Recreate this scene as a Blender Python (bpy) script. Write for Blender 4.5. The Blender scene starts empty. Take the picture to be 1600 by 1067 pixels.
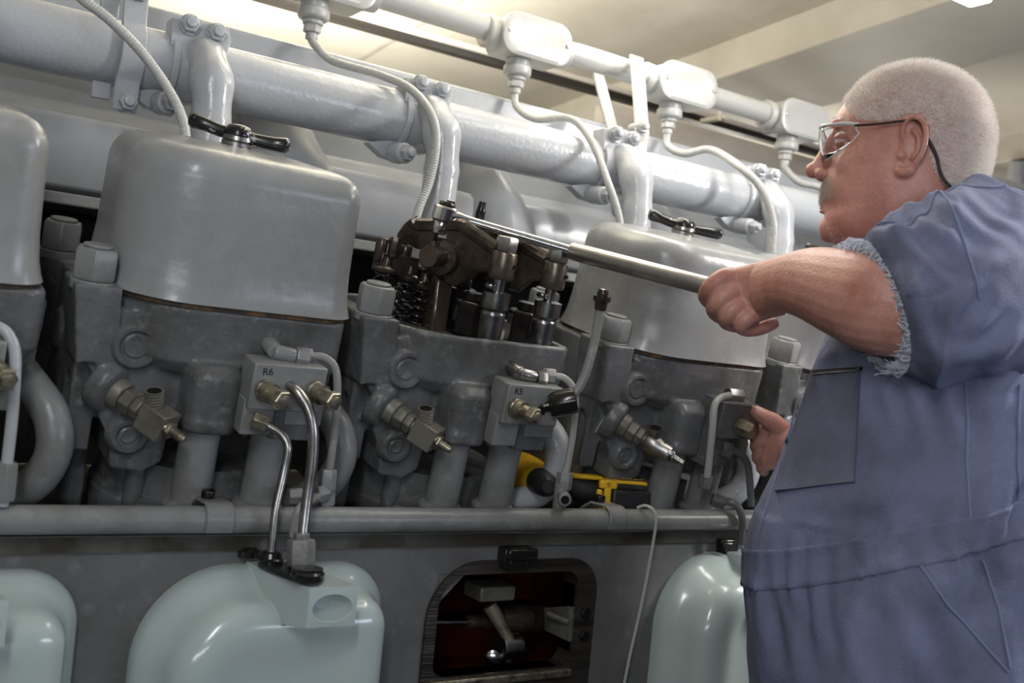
import bpy, bmesh, math, random
from mathutils import Vector, Matrix, noise
from mathutils.bvhtree import BVHTree
random.seed(7)
SC = bpy.context.scene
PI = math.pi
# ---------------------------------------------------------------- camera
F_PX, CX, CY = 1650.0, 800.0, 533.5
DX = Vector((2500, -274.5, -1650)).normalized()          # world X seen from the camera
DZ = Vector((.0995, .9949, -.0149)); DZ = (DZ - DX * DZ.dot(DX)).normalized()
DY = DZ.cross(DX)
ROT = Matrix((DX, DY, DZ))                               # camera -> world
cam_d = bpy.data.cameras.new('camera'); cam = bpy.data.objects.new('camera', cam_d)
SC.collection.objects.link(cam); SC.camera = cam
cam.matrix_world = ROT.to_4x4()
cam_d.sensor_width = 36; cam_d.lens = 36 * F_PX / 1600; cam_d.clip_start = .02
cam_d.dof.use_dof = True; cam_d.dof.focus_distance = 1.48; cam_d.dof.aperture_fstop = 5.0
# ---------------------------------------------------------------- world, exposure
w = bpy.data.worlds.new('world'); SC.world = w; w.use_nodes = True
w.node_tree.nodes['Background'].inputs[0].default_value = (.75, .85, 1, 1)
w.node_tree.nodes['Background'].inputs[1].default_value = .03
SC.view_settings.view_transform = 'Standard'; SC.view_settings.look = 'None'
SC.view_settings.exposure = 0.0; SC.view_settings.gamma = 1; SC.view_settings.use_curve_mapping = False
# ---------------------------------------------------------------- lamps
def area(name, loc, target, sx, sy, power, col=(1, 1, 1)):
    l = bpy.data.lights.new(name, 'AREA'); l.shape = 'RECTANGLE'; l.size = sx; l.size_y = sy
    l.energy = power; l.color = col
    o = bpy.data.objects.new(name, l); SC.collection.objects.link(o); o.location = loc
    o.rotation_euler = (Vector(target) - Vector(loc)).to_track_quat('-Z', 'X').to_euler()
    return o
area('behind_engine_light', (.9, 2.1, .52), (.9, 2.35, 1.2), 1.3, .12, 34, (1, .96, .86))
area('ceiling_strip_light_aisle', (1.35, 1.3, .80), (1.35, 1.15, 0), 1.2, .1, 5.5, (1, .97, .92))
area('added_rim_light', (2.15, .45, .84), (1.25, .95, .2), .9, .12, 33, (1, .97, .94))  # unseen lamp added behind the mechanic for the rim on his hair
area('ceiling_strip_light_near', (-.25, -.1, .78), (.7, 1.3, 0), .7, .12, 8, (.95, .97, 1))
area('added_bluish_fill', (2.2, -1.3, .15), (1.2, 1.0, -.05), .3, 1.5, 15, (.74, .82, 1))  # unseen bluish fill added to brighten the mechanic's near side
area('window_slit_left', (-.75, -1.1, .1), (.6, 1.3, .05), .11, 1.3, 9, (.88, .93, 1))
area('added_ceiling_uplight', (3.0, 2.6, .25), (3.0, 2.5, 1.2), 1.4, .3, 11, (1, .95, .88))  # unseen uplight added to brighten the ceiling at far right

# ---------------------------------------------------------------- helpers
def ray(px, py): return ROT @ Vector(((px - CX) / F_PX, (CY - py) / F_PX, -1))
def atY(px, py, Y): r = ray(px, py); return r * (Y / r.y)
def atZ(px, py, Z): r = ray(px, py); return r * (Z / r.z)
def atD(px, py, D): return ray(px, py) * D
TH = math.radians(12); S_, C_ = math.sin(TH), math.cos(TH)
YC, ZD = 1.46, -.245
XH = {-1: .072, 0: .437, 1: .802, 2: 1.219, 3: 1.61}
def Lw(n, px, py, w):            # pixel -> head-local point in the plane w
    r = ray(px, py); nv = Vector((0, C_, S_)); o = Vector((0, YC, ZD))
    p = r * ((w + nv.dot(o)) / nv.dot(r)); return Vector((p.x - XH[n], w, (p - o).dot(Vector((0, -S_, C_)))))
def Lx(n, px, py, x):
    r = ray(px, py); p = r * ((XH[n] + x) / r.x); q = p - Vector((0, YC, ZD))
    return Vector((x, q.dot(Vector((0, C_, S_))), q.dot(Vector((0, -S_, C_)))))
def HW(n, x, w, v): return Vector((XH[n] + x, YC + w * C_ - v * S_, ZD + w * S_ + v * C_))

MW = {}
def tagit(o, label=None, cat=None, group=None, kind=None):
    if label: o['label'] = label
    if cat: o['category'] = cat
    if group: o['group'] = group
    if kind: o['kind'] = kind
    return o
def thing(name, label, cat, loc=(0, 0, 0), rot=(0, 0, 0), group=None):
    o = bpy.data.objects.new(name, None); SC.collection.objects.link(o)
    o.empty_display_size = .02
    o.location = loc; o.rotation_euler = rot
    from mathutils import Euler
    MW[o.name] = Matrix.Translation(Vector(loc)) @ Euler(rot).to_matrix().to_4x4()
    return tagit(o, label, cat, group)
def finish(bm, name, mat, ang=35, smooth=True):
    bmesh.ops.recalc_face_normals(bm, faces=bm.faces)
    for f in bm.faces: f.smooth = smooth
    if smooth:
        for e in bm.edges:
            if len(e.link_faces) == 2 and e.calc_face_angle(0) > math.radians(ang): e.smooth = False
    me = bpy.data.meshes.new(name); bm.to_mesh(me); bm.free(); me.materials.append(mat)
    return me
def put(name, bm, mat, parent=None, world=False, bevel=0, seg=2, ang=35, label=None, cat=None, group=None, kind=None, smooth=True):
    me = finish(bm, name, mat, ang, smooth)
    o = bpy.data.objects.new(name, me); SC.collection.objects.link(o)
    if parent is not None:
        o.parent = parent
        MW[o.name] = MW[parent.name].copy()
        if world: me.transform(MW[parent.name].inverted())
    else:
        xs = [v.co for v in me.vertices]
        c = Vector(((min(p.x for p in xs) + max(p.x for p in xs)) / 2, (min(p.y for p in xs) + max(p.y for p in xs)) / 2, min(p.z for p in xs)))
        me.transform(Matrix.Translation(-c)); o.location = c
        MW[o.name] = Matrix.Translation(c)
    if bevel:
        m = o.modifiers.new('bevel', 'BEVEL'); m.width = bevel; m.segments = seg; m.limit_method = 'ANGLE'; m.angle_limit = math.radians(40)
    return tagit(o, label, cat, group, kind)
def copy_tree(o, parent=None, loc=None, label=None):
    c = o.copy(); SC.collection.objects.link(c)
    if parent is not None: c.parent = parent
    if loc is not None: c.location = loc
    if label: c['label'] = label
    for ch in list(o.children): copy_tree(ch, c)
    return c
NB = bmesh.new
def frame(d, up=(0, 0, 1)):
    d = Vector(d).normalized(); up = Vector(up)
    if abs(d.dot(up)) > .98: up = Vector((1, 0, 0)) if abs(d.x) < .9 else Vector((0, 1, 0))
    s = d.cross(up).normalized(); return s, s.cross(d), d
def loft(bm, rings, cap0=True, cap1=True, closed=True):
    R = [[bm.verts.new(p) for p in r] for r in rings]
    n = len(R[0])
    for a, b in zip(R, R[1:]):
        for i in range(n if closed else n - 1):
            j = (i + 1) % n
            bm.faces.new((a[i], a[j], b[j], b[i]))
    if cap0: bm.faces.new(R[0][::-1])
    if cap1: bm.faces.new(R[-1])
    return R
def lathe(bm, p0, d, prof, seg=24, up=(0, 0, 1), cap=True, phase=0.0):      # prof: (height along d, radius)
    s, u, d = frame(d, up); p0 = Vector(p0)
    rings = [[p0 + d * h + (s * math.cos(2 * PI * (i + phase) / seg) + u * math.sin(2 * PI * (i + phase) / seg)) * max(r, 1e-5) for i in range(seg)] for h, r in prof]
    loft(bm, rings, cap, cap)
def cyl(bm, p0, p1, r0, r1=None, seg=20, cap=True):
    p0, p1 = Vector(p0), Vector(p1); d = p1 - p0
    lathe(bm, p0, d, [(0, r0), (d.length, r0 if r1 is None else r1)], seg, cap=cap)
def rcyl(bm, p0, p1, r, e=.003, seg=28):                                   # cylinder with rounded rims
    p0, p1 = Vector(p0), Vector(p1); d = p1 - p0; h = d.length
    pr = [(0, r - e)] + [(e - e * math.cos(a), r - e + e * math.sin(a)) for a in (PI / 4, PI / 2)]
    pr += [(h - x, y) for x, y in pr[::-1]]
    lathe(bm, p0, d, pr, seg)
def hexa(bm, p0, p1, r, phase=0.0, ch=.12):
    p0, p1 = Vector(p0), Vector(p1); d = p1 - p0; h = d.length
    lathe(bm, p0, d, [(0, r * .93), (h * ch, r), (h * (1 - ch), r), (h, r * .9)], 6, phase=phase)
def threads(bm, p0, p1, r, pitch=.003, depth=.0012, seg=18):
    p0, p1 = Vector(p0), Vector(p1); d = p1 - p0; n = max(2, int(d.length / pitch)); st = d.length / n
    pr = [(0, r)]
    for i in range(n): pr += [(i * st + st * .3, r), (i * st + st * .55, r - depth), (i * st + st * .85, r - depth), ((i + 1) * st, r)]
    lathe(bm, p0, d, pr, seg)
def box(bm, c, size, ax=None):
    c = Vector(c); X, Y, Z = ax or (Vector((1, 0, 0)), Vector((0, 1, 0)), Vector((0, 0, 1)))
    sx, sy, sz = [t / 2 for t in size]
    P = [[c + X * (sx * i) + Y * (sy * j) + Z * (sz * k) for i, j in ((-1, -1), (1, -1), (1, 1), (-1, 1))] for k in (-1, 1)]
    loft(bm, P)
def prism(bm, pts, ext):                       # planar polygon extruded by vector ext
    ext = Vector(ext); loft(bm, [[Vector(p) for p in pts], [Vector(p) + ext for p in pts]])
def catmull(P, n=8):
    P = [Vector(p) for p in P]; Q = [P[0] * 2 - P[1]] + P + [P[-1] * 2 - P[-2]]; out = []
    for i in range(1, len(Q) - 2):
        a, b, c, d = Q[i - 1:i + 3]
        for k in range(n):
            t = k / n
            out.append(.5 * ((2 * b) + (c - a) * t + (2 * a - 5 * b + 4 * c - d) * t * t + (3 * b - a - 3 * c + d) * t ** 3))
    return out + [P[-1]]
def resample(P, step):
    out = [P[0].copy()]; acc = 0
    for a, b in zip(P, P[1:]):
        L = (b - a).length
        while acc + L >= step and L > 0:
            t = (step - acc) / L; a = a.lerp(b, t); out.append(a.copy()); L = (b - a).length; acc = 0
        acc += L
    return out
def sweep(bm, P, rad, seg=12, asp=None, up=(0, 0, 1), cap=True):
    n = len(P); rad = rad if callable(rad) else (lambda i, r=rad: r)
    T = [(P[min(i + 1, n - 1)] - P[max(i - 1, 0)]).normalized() for i in range(n)]
    s, u, _ = frame(T[0], up); rings = []
    for i in range(n):
        s = (s - T[i] * s.dot(T[i])).normalized(); u = s.cross(T[i])
        r = rad(i); k = asp(i) if asp else 1
        rings.append([P[i] + s * (r * k * math.cos(2 * PI * j / seg)) + u * (r * math.sin(2 * PI * j / seg)) for j in range(seg)])
    loft(bm, rings, cap, cap)
def tube(bm, pts, r, seg=12, n=8): sweep(bm, catmull(pts, n), r, seg)
def flex(bm, pts, r, pitch=.0042, depth=.0007, seg=12):       # armoured flexible conduit: ribbed sweep
    P = resample(catmull(pts, 16), pitch / 2); sweep(bm, P, lambda i: r if i % 2 else r - depth, seg)
def coil(bm, p0, p1, R, r, turns, seg=7, step=22):
    p0, p1 = Vector(p0), Vector(p1); s, u, d = frame(p1 - p0); L = (p1 - p0).length; N = int(turns * step)
    P = [p0 + d * (L * i / N) + (s * math.cos(2 * PI * i / step) + u * math.sin(2 * PI * i / step)) * R for i in range(N + 1)]
    sweep(bm, P, r, seg)
def rrect(x0, x1, y0, y1, rs, K=6):            # rounded rectangle, radii ll, lr, ur, ul
    out = []
    for (cx, cy, a0), r in zip(((x0, y0, PI), (x1, y0, 1.5 * PI), (x1, y1, 0), (x0, y1, .5 * PI)), rs):
        ox = cx + (r if cx == x0 else -r); oy = cy + (r if cy == y0 else -r)
        for k in range(K + 1):
            a = a0 + .5 * PI * k / K; out.append((ox + r * math.cos(a), oy + r * math.sin(a)))
    return out
def ball(bm, c, r, seg=16, ring=10, sc=(1, 1, 1), ax=None):
    c = Vector(c); X, Y, Z = ax or (Vector((1, 0, 0)), Vector((0, 1, 0)), Vector((0, 0, 1)))
    rings = []
    for k in range(ring + 1):
        a = -PI / 2 + PI * k / ring; rr = max(math.cos(a), 1e-3) * r
        rings.append([c + X * (rr * sc[0] * math.cos(2 * PI * j / seg)) + Y * (rr * sc[1] * math.sin(2 * PI * j / seg)) + Z * (r * sc[2] * math.sin(a)) for j in range(seg)])
    loft(bm, rings)
# ---------------------------------------------------------------- materials
def mat(name, col, rough=.4, metal=0, bump=0, bscale=60, dirt=None, dscale=6, dlow=.45, dhigh=.7, coat=0, rvar=0, sub=0, spec=.5, dirt2=None, d2scale=30, stretch=None):
    m = bpy.data.materials.new(name); m.use_nodes = True; N = m.node_tree.nodes; L = m.node_tree.links
    b = N['Principled BSDF']; b.inputs['Base Color'].default_value = (*col, 1)
    b.inputs['Roughness'].default_value = rough; b.inputs['Metallic'].default_value = metal
    b.inputs['Coat Weight'].default_value = coat; b.inputs['Coat Roughness'].default_value = .12
    b.inputs['Specular IOR Level'].default_value = spec
    if sub:
        b.inputs['Subsurface Weight'].default_value = sub; b.inputs['Subsurface Radius'].default_value = (1, .35, .2); b.inputs['Subsurface Scale'].default_value = .006
    g = N.new('ShaderNodeNewGeometry'); src = g.outputs['Position']
    if stretch:
        mp = N.new('ShaderNodeMapping'); mp.inputs['Scale'].default_value = stretch; L.new(src, mp.inputs[0]); src = mp.outputs[0]
    cur = None
    def layer(cur, c2, sc, lo, hi, det=6):
        t = N.new('ShaderNodeTexNoise'); t.inputs['Scale'].default_value = sc; t.inputs['Detail'].default_value = det; t.inputs['Roughness'].default_value = .65
        L.new(src, t.inputs['Vector'])
        r = N.new('ShaderNodeMapRange'); r.inputs[1].default_value = lo; r.inputs[2].default_value = hi; L.new(t.outputs['Fac'], r.inputs[0])
        x = N.new('ShaderNodeMix'); x.data_type = 'RGBA'; L.new(r.outputs[0], x.inputs['Factor'])
        if cur: L.new(cur, x.inputs['A'])
        else: x.inputs['A'].default_value = (*col, 1)
        x.inputs['B'].default_value = (*c2, 1)
        return x.outputs['Result'], r.outputs[0]
    if dirt:
        cur, fac = layer(cur, dirt, dscale, dlow, dhigh)
        if rvar:
            rr = N.new('ShaderNodeMapRange'); rr.inputs[3].default_value = rough; rr.inputs[4].default_value = rough + rvar
            L.new(fac, rr.inputs[0]); L.new(rr.outputs[0], b.inputs['Roughness'])
    if dirt2: cur, _ = layer(cur, dirt2, d2scale, .55, .75, 8)
    if cur: L.new(cur, b.inputs['Base Color'])
    if bump:
        t = N.new('ShaderNodeTexNoise'); t.inputs['Scale'].default_value = bscale; t.inputs['Detail'].default_value = 4
        L.new(src, t.inputs['Vector'])
        bp = N.new('ShaderNodeBump'); bp.inputs['Strength'].default_value = bump; bp.inputs['Distance'].default_value = .002
        L.new(t.outputs['Fac'], bp.inputs['Height']); L.new(bp.outputs[0], b.inputs['Normal'])
    return m
M_GREY = mat('grey_engine_paint', (.235, .24, .235), .3, bump=.35, bscale=90, dirt=(.13, .125, .105), dscale=9, dlow=.45, dhigh=.75, rvar=.2, dirt2=(.29, .295, .29), d2scale=40)
M_CAST = mat('worn_grey_casting_paint', (.145, .15, .154), .27, bump=.7, bscale=85, dirt=(.07, .068, .06), dscale=10, dlow=.4, dhigh=.7, rvar=.2, dirt2=(.22, .225, .225), d2scale=45)
M_COVER = mat('rubbed_grey_cover_paint', (.30, .305, .305), .24, bump=.35, bscale=45, dirt=(.20, .195, .17), dscale=4, dlow=.48, dhigh=.78, rvar=.12, dirt2=(.35, .355, .36), d2scale=18)
M_PIPE = mat('light_grey_pipe_paint', (.44, .455, .475), .19, bump=.42, bscale=110, dirt=(.40, .41, .42), dscale=7)
M_DUCT = mat('grey_duct_paint', (.37, .385, .405), .26, bump=.25, bscale=40, dirt=(.3, .31, .32), dscale=3)
M_WHITE = mat('cream_ceiling_paint', (.62, .58, .49), .5, bump=.1, bscale=20, dirt=(.5, .46, .38), dscale=2)
M_WALL = mat('beige_wall_paint', (.42, .38, .33), .6, dirt=(.28, .25, .22), dscale=2)
M_CONDUIT = mat('white_grey_conduit_paint', (.43, .43, .41), .3, bump=.15, bscale=120)
M_FLEX = mat('pale_grey_flexible_conduit', (.50, .50, .48), .35)
M_TEAL = mat('pale_green_gloss_paint', (.49, .565, .54), .2, bump=.1, bscale=40, coat=.5, dirt=(.44, .52, .495), dscale=4)
M_BLACK = mat('black_enamel', (.012, .012, .012), .22, bump=.2, bscale=60, coat=.4)
M_CHIP = mat('chipped_black_enamel', (.01, .01, .01), .22, coat=.3, dirt=(.4, .4, .38), dscale=90, dlow=.62, dhigh=.66)
M_RUB = mat('black_plastic', (.02, .02, .022), .45)
M_STEEL = mat('bare_steel', (.45, .44, .42), .3, 1, bump=.1, bscale=150, dirt=(.25, .235, .21), dscale=25)
M_CHROME = mat('bright_steel', (.7, .7, .7), .16, 1, dirt=(.4, .39, .37), dscale=40)
M_ALU = mat('dull_aluminium_tube', (.5, .485, .46), .38, 1, dirt=(.36, .34, .31), dscale=12, stretch=(1, 1, 1))
M_OIL = mat('oily_brown_steel', (.115, .085, .065), .24, .6, bump=.35, bscale=60, dirt=(.035, .026, .02), dscale=14, dlow=.4, dhigh=.65, coat=.3)
M_OILD = mat('oil_black_steel', (.022, .019, .017), .22, .5, coat=.4, bump=.2)
M_BRASS = mat('scuffed_brassy_steel', (.40, .36, .27), .35, .8, dirt=(.09, .07, .05), dscale=60, bump=.2)
M_OCHRE = mat('greasy_buff_metal', (.19, .18, .145), .42, .2, bump=.3, dirt=(.10, .09, .065), dscale=20)
M_DARK = mat('dark_cavity_shade', (.025, .02, .017), .6, dirt=(.045, .03, .02), dscale=8)  # darkness stands in for the shade behind the heads
M_WALLB = mat('scuffed_grey_block_paint', (.15, .152, .152), .4, bump=.3, bscale=40, dirt=(.09, .085, .075), dscale=7, dlow=.4, dhigh=.75, rvar=.15, dirt2=(.20, .205, .21), d2scale=22)
M_RIM = mat('oily_machined_rim', (.10, .085, .07), .34, .5, bump=.6, bscale=50, dirt=(.03, .025, .02), dscale=8, dlow=.35, dhigh=.65, stretch=(.4, 1, 7))
M_RED = mat('dark_red_inside_paint', (.075, .008, .006), .35, dirt=(.03, .005, .004), dscale=6, dlow=.4, dhigh=.7)
M_YEL = mat('yellow_plastic', (.85, .50, .02), .4)
M_GASK = mat('rusty_gasket_edge', (.05, .035, .022), .7, dirt=(.18, .09, .03), dscale=30, dlow=.5, dhigh=.62)
M_FLOOR = mat('worn_steel_floor', (.08, .08, .08), .5, .2, dirt=(.04, .035, .03))
M_INK = mat('black_marker_ink', (.01, .01, .01), .5)
M_LAMP = bpy.data.materials.new('lit_tube'); M_LAMP.use_nodes = True
_b = M_LAMP.node_tree.nodes['Principled BSDF']; _b.inputs['Emission Color'].default_value = (1, .96, .88, 1); _b.inputs['Emission Strength'].default_value = 9
# ================================================================ the room
def struct(name, bm, m, **k): return put(name, bm, m, kind='structure', **k)
ZC = lambda y: 1.10 - .08 * y                    # the roof falls slightly towards the far wall
b = NB(); loft(b, [[(x, y, ZC(y) + dz) for x, y in ((-2, -2.5), (6.5, -2.5), (6.5, 3.6), (-2, 3.6))] for dz in (0, .08)]); struct('ceiling', b, M_WHITE)
b = NB(); box(b, (2.25, .55, -1.36), (8.5, 6.1, .08)); struct('floor', b, M_FLOOR)
b = NB(); box(b, (2.25, 3.56, -.26), (8.5, .08, 2.2)); struct('wall_back', b, M_WALL)
b = NB(); box(b, (6.46, .55, -.15), (.08, 6.0, 2.4)); struct('wall_right', b, M_WALL)
b = NB(); box(b, (-1.96, .55, -.15), (.08, 6.0, 2.4)); struct('wall_left', b, M_WALL)
def roof_strip(name, x0, x1, y0, y1, h, m=M_WHITE):
    bm = NB(); loft(bm, [[(x0, y0, ZC(y0) - dz), (x1, y0, ZC(y0) - dz), (x1, y1, ZC(y1) - dz), (x0, y1, ZC(y1) - dz)] for dz in (h, -.01)])
    return struct(name, bm, m, bevel=.004)
roof_strip('trim_1', 2.02, 2.42, 0, 3.5, .10)
roof_strip('trim_2', 3.35, 3.45, -.5, 3.5, .09)
roof_strip('trim_3', 3.85, 3.92, -.5, 3.5, .05)
roof_strip('trim_4', 1.30, 1.315, 0, 3.5, .006, M_WALL)
roof_strip('trim_5', .62, .635, 0, 3.5, .006, M_WALL)

# lit ceiling lamp whose end shows top right
def strip_lamp(x0, x1, y, label, z=.832):
    t = thing('ceiling_lamp', label, 'lamp', ((x0 + x1) / 2, y, ZC(y)))
    b = NB(); box(b, ((x0 + x1) / 2, y, z + .05), (x1 - x0, .07, .05)); put('housing', b, M_CONDUIT, t, True, bevel=.006)
    b = NB(); box(b, ((x0 + x1) / 2, y, z + .012), (x1 - x0 - .01, .055, .03)); put('diffuser', b, M_LAMP, t, True, bevel=.008)
    b = NB()
    for x in (x0 + .15, x1 - .15): cyl(b, (x, y, z + .07), (x, y, ZC(y) + .01), .008)
    put('hanger', b, M_CONDUIT, t, True)
strip_lamp(.74, 1.97, 1.34, 'lit strip lamp on the ceiling, its bright end showing at top right')

# ================================================================ engine block with deck and open hand hole
YW = 1.27
blk = thing('engine_block', 'long grey engine block wall and deck under the row of cylinder heads', 'engine', (1.2, 1.5, -1.32))
HX0, HX1, HZ1, HZ0 = .745, 1.012, -.306, -.46
hole_in = rrect(.752, .992, -.455, -.311, (.02, .02, .022, .045), 6)   # order ll, lr, ur, ul
X0b, X1b, Z0b, Z1b = -1.2, 2.9, -1.32, -.252
b = NB()
for x0, x1, z0, z1 in ((X0b, .752, Z0b, Z1b), (.992, X1b, Z0b, Z1b), (.752, .992, -.311, Z1b), (.752, .992, Z0b, -.455)):
    loft(b, [[(x0, y, z0), (x1, y, z0), (x1, y, z1), (x0, y, z1)] for y in (YW, YW + .03)])
prism(b, [(.7515, YW, -.3105), (.795, YW, -.3105), (.7515, YW, -.354)], (0, .03, 0))
put('block_wall', b, M_WALLB, blk, True)
b = NB(); box(b, (.85, YW + .002, -.2555), (4.1, .012, .007)); put('top_lip', b, M_GREY, blk, True, bevel=.002)
b = NB(); box(b, (.85, 1.75, -.262), (4.1, .97, .018)); put('deck', b, mat('oily_deck_paint', (.13, .125, .11), .3, bump=.3, dirt=(.05, .043, .03), dscale=6, dlow=.4, dhigh=.6), blk, True)
b = NB()   # machined gasket rim around the hand hole
o_ = rrect(.735, 1.029, -.56, -.292, (.02, .02, .052, .085), 8); i_ = rrect(.752, .992, -.455, -.311, (.02, .02, .022, .045), 8)
loft(b, [[(x, YW + .001, z) for x, z in o_], [(x, YW - .006, z) for x, z in o_], [(x, YW - .006, z) for x, z in i_], [(x, YW + .03, z) for x, z in i_]], False, False)
put('hand_hole_rim', b, M_RIM, blk, True)
b = NB()
loft(b, [[(x, YW + .02, z) for x, z in i_], [(x, YW + .05, z) for x, z in rrect(.72, 1.02, -.50, -.30, (.02,) * 4, 8)], [(x, YW + .20, z) for x, z in rrect(.70, 1.05, -.50, -.30, (.02,) * 4, 8)]], False, True)
put('crankcase_interior', b, M_RED, blk, True)
b = NB()   # greasy latch stub over the hand hole
box(b, (.873, YW - .012, -.280), (.052, .03, .016)); box(b, (.871, YW - .009, -.296), (.034, .022, .02)); box(b, (.852, YW - .008, -.287), (.014, .024, .03))
put('latch_stub', b, M_OILD, blk, True, bevel=.004)
b = NB(); box(b, (.87, YW + .0, -.4625), (.24, .03, .012)); put('hand_hole_sill', b, M_BRASS, blk, True, bevel=.003)

# ---- linkage seen inside the hand hole
t = thing('fuel_rack_linkage', 'oily steel lever and shaft linkage inside the open hand hole', 'linkage', (.87, YW + .1, -.46))
Pq = lambda px, py, Y=YW + .06: atY(px, py, Y)
b = NB(); cyl(b, Pq(665, 973, YW + .09), Pq(760, 971, YW + .09), .0055); put('control_shaft', b, M_CHROME, t, True)
b = NB(); rcyl(b, Pq(730, 972, YW + .09), Pq(757, 971, YW + .09), .0105, .002); cyl(b, Pq(757, 971, YW + .09), Pq(950, 968, YW + .09), .013); rcyl(b, Pq(778, 968, YW + .09), Pq(825, 966, YW + .09), .0225, .004)
for k in range(5): q = Pq(829 + 5 * k, 966, YW + .09); q2 = Pq(832 + 5 * k, 966, YW + .09); cyl(b, q, q2, .0205)
put('collar', b, M_OIL, t, True)
b = NB(); A = Pq(735, 935); B = Pq(792, 935); box(b, (A + B) / 2 + Vector((0, 0, .012)), (.062, .05, .022)); put('clevis_block', b, M_OCHRE, t, True, bevel=.003)
b = NB(); P = [Pq(765, 945), Pq(782, 975, YW + .05), Pq(797, 1002, YW + .04)]; sweep(b, catmull(P, 8), lambda i: .0115 - .00022 * i, 14); put('lever_arm', b, mat('pale_worn_lever', (.32, .29, .22), .4, .5, dirt=(.1, .08, .06), dscale=40), t, True)
b = NB(); c = Pq(795, 1010, YW + .05); rcyl(b, c + Vector((-.018, 0, 0)), c + Vector((.018, 0, 0)), .020, .004); c2 = Pq(795, 1035, YW + .05); rcyl(b, c, c2 + Vector((0, 0, -.008)), .011, .003)
put('ball_joint', b, M_STEEL, t, True)
b = NB(); c = Pq(770, 1028, YW + .05); lathe(b, c, (-.5, -.8, 0), [(0, .006), (.002, .013), (.005, .013), (.008, .007)], 18); cyl(b, Pq(775, 1040), Pq(776, 1067), .0012); put('lock_ring', b, M_CHROME, t, True)
b = NB()
A = [Pq(893, 948, YW - .004), Pq(925, 950, YW - .004), Pq(920, 1000, YW - .004), Pq(888, 1003, YW - .004)]
prism(b, A, (0, .006, 0))
prism(b, [Pq(850, 950, YW + .05), A[0] + Vector((0, .003, 0)), A[3] + Vector((0, .003, 0)), Pq(850, 985, YW + .05)], (.004, .004, 0))
cyl(b, Pq(855, 958, YW + .03), Pq(890, 972, YW + .0), .006)
put('bearing_bracket', b, mat('oily_grey_bracket', (.16, .155, .14), .35, .3, bump=.3, dirt=(.06, .05, .04), dscale=20), t, True, bevel=.0015)
for (px, py) in ((912, 957), (910, 992)):
    b = NB(); c = Pq(px, py, YW - .004); hexa(b, c, c + Vector((0, -.009, 0)), .009); put('bolt', b, M_OILD, t, True)

# ================================================================ oil rail along the deck edge
t = thing('oil_rail_pipe', 'thick grey pipe running level along the deck edge in front of the heads', 'pipe', (1.2, 1.25, -.247))
b = NB(); cyl(b, (-.9, 1.25, -.2285), (2.9, 1.25, -.2335), .0165, seg=32); put('pipe_run', b, M_GREY, t, True)
for px, tone in ((338, 0), (955, 1)):
    c = atY(px, 808, 1.25); c.z = -.229
    b = NB(); wd = .017; K = 14
    r0, r1 = .0170, .0205
    ins = [(1.25 - r1 * math.cos(a), c.z + r1 * math.sin(a)) for a in [(-.9 + (PI / 2 + .9) * k / K) for k in range(K + 1)]]
    pts_o = ins + [(1.285, c.z + r1), (1.31, c.z + .006)]
    pts_i = [(1.31, c.z + .002), (1.283, c.z + r0)] + [(1.25 - r0 * math.cos(a), c.z + r0 * math.sin(a)) for a in [(PI / 2 - (PI / 2 + .9) * k / K) for k in range(K + 1)]]
    prism(b, [(c.x - wd, y, z) for y, z in pts_o + pts_i], (2 * wd, 0, 0))
    cl = put('pipe_clamp', b, M_GREY, t, True, bevel=.0015)
    b = NB(); rcyl(b, (c.x - .004, 1.278, c.z + .020), (c.x - .004, 1.276, c.z + .031), .0085, .002); put('clamp_bolt', b, M_OILD, cl, True)

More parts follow.
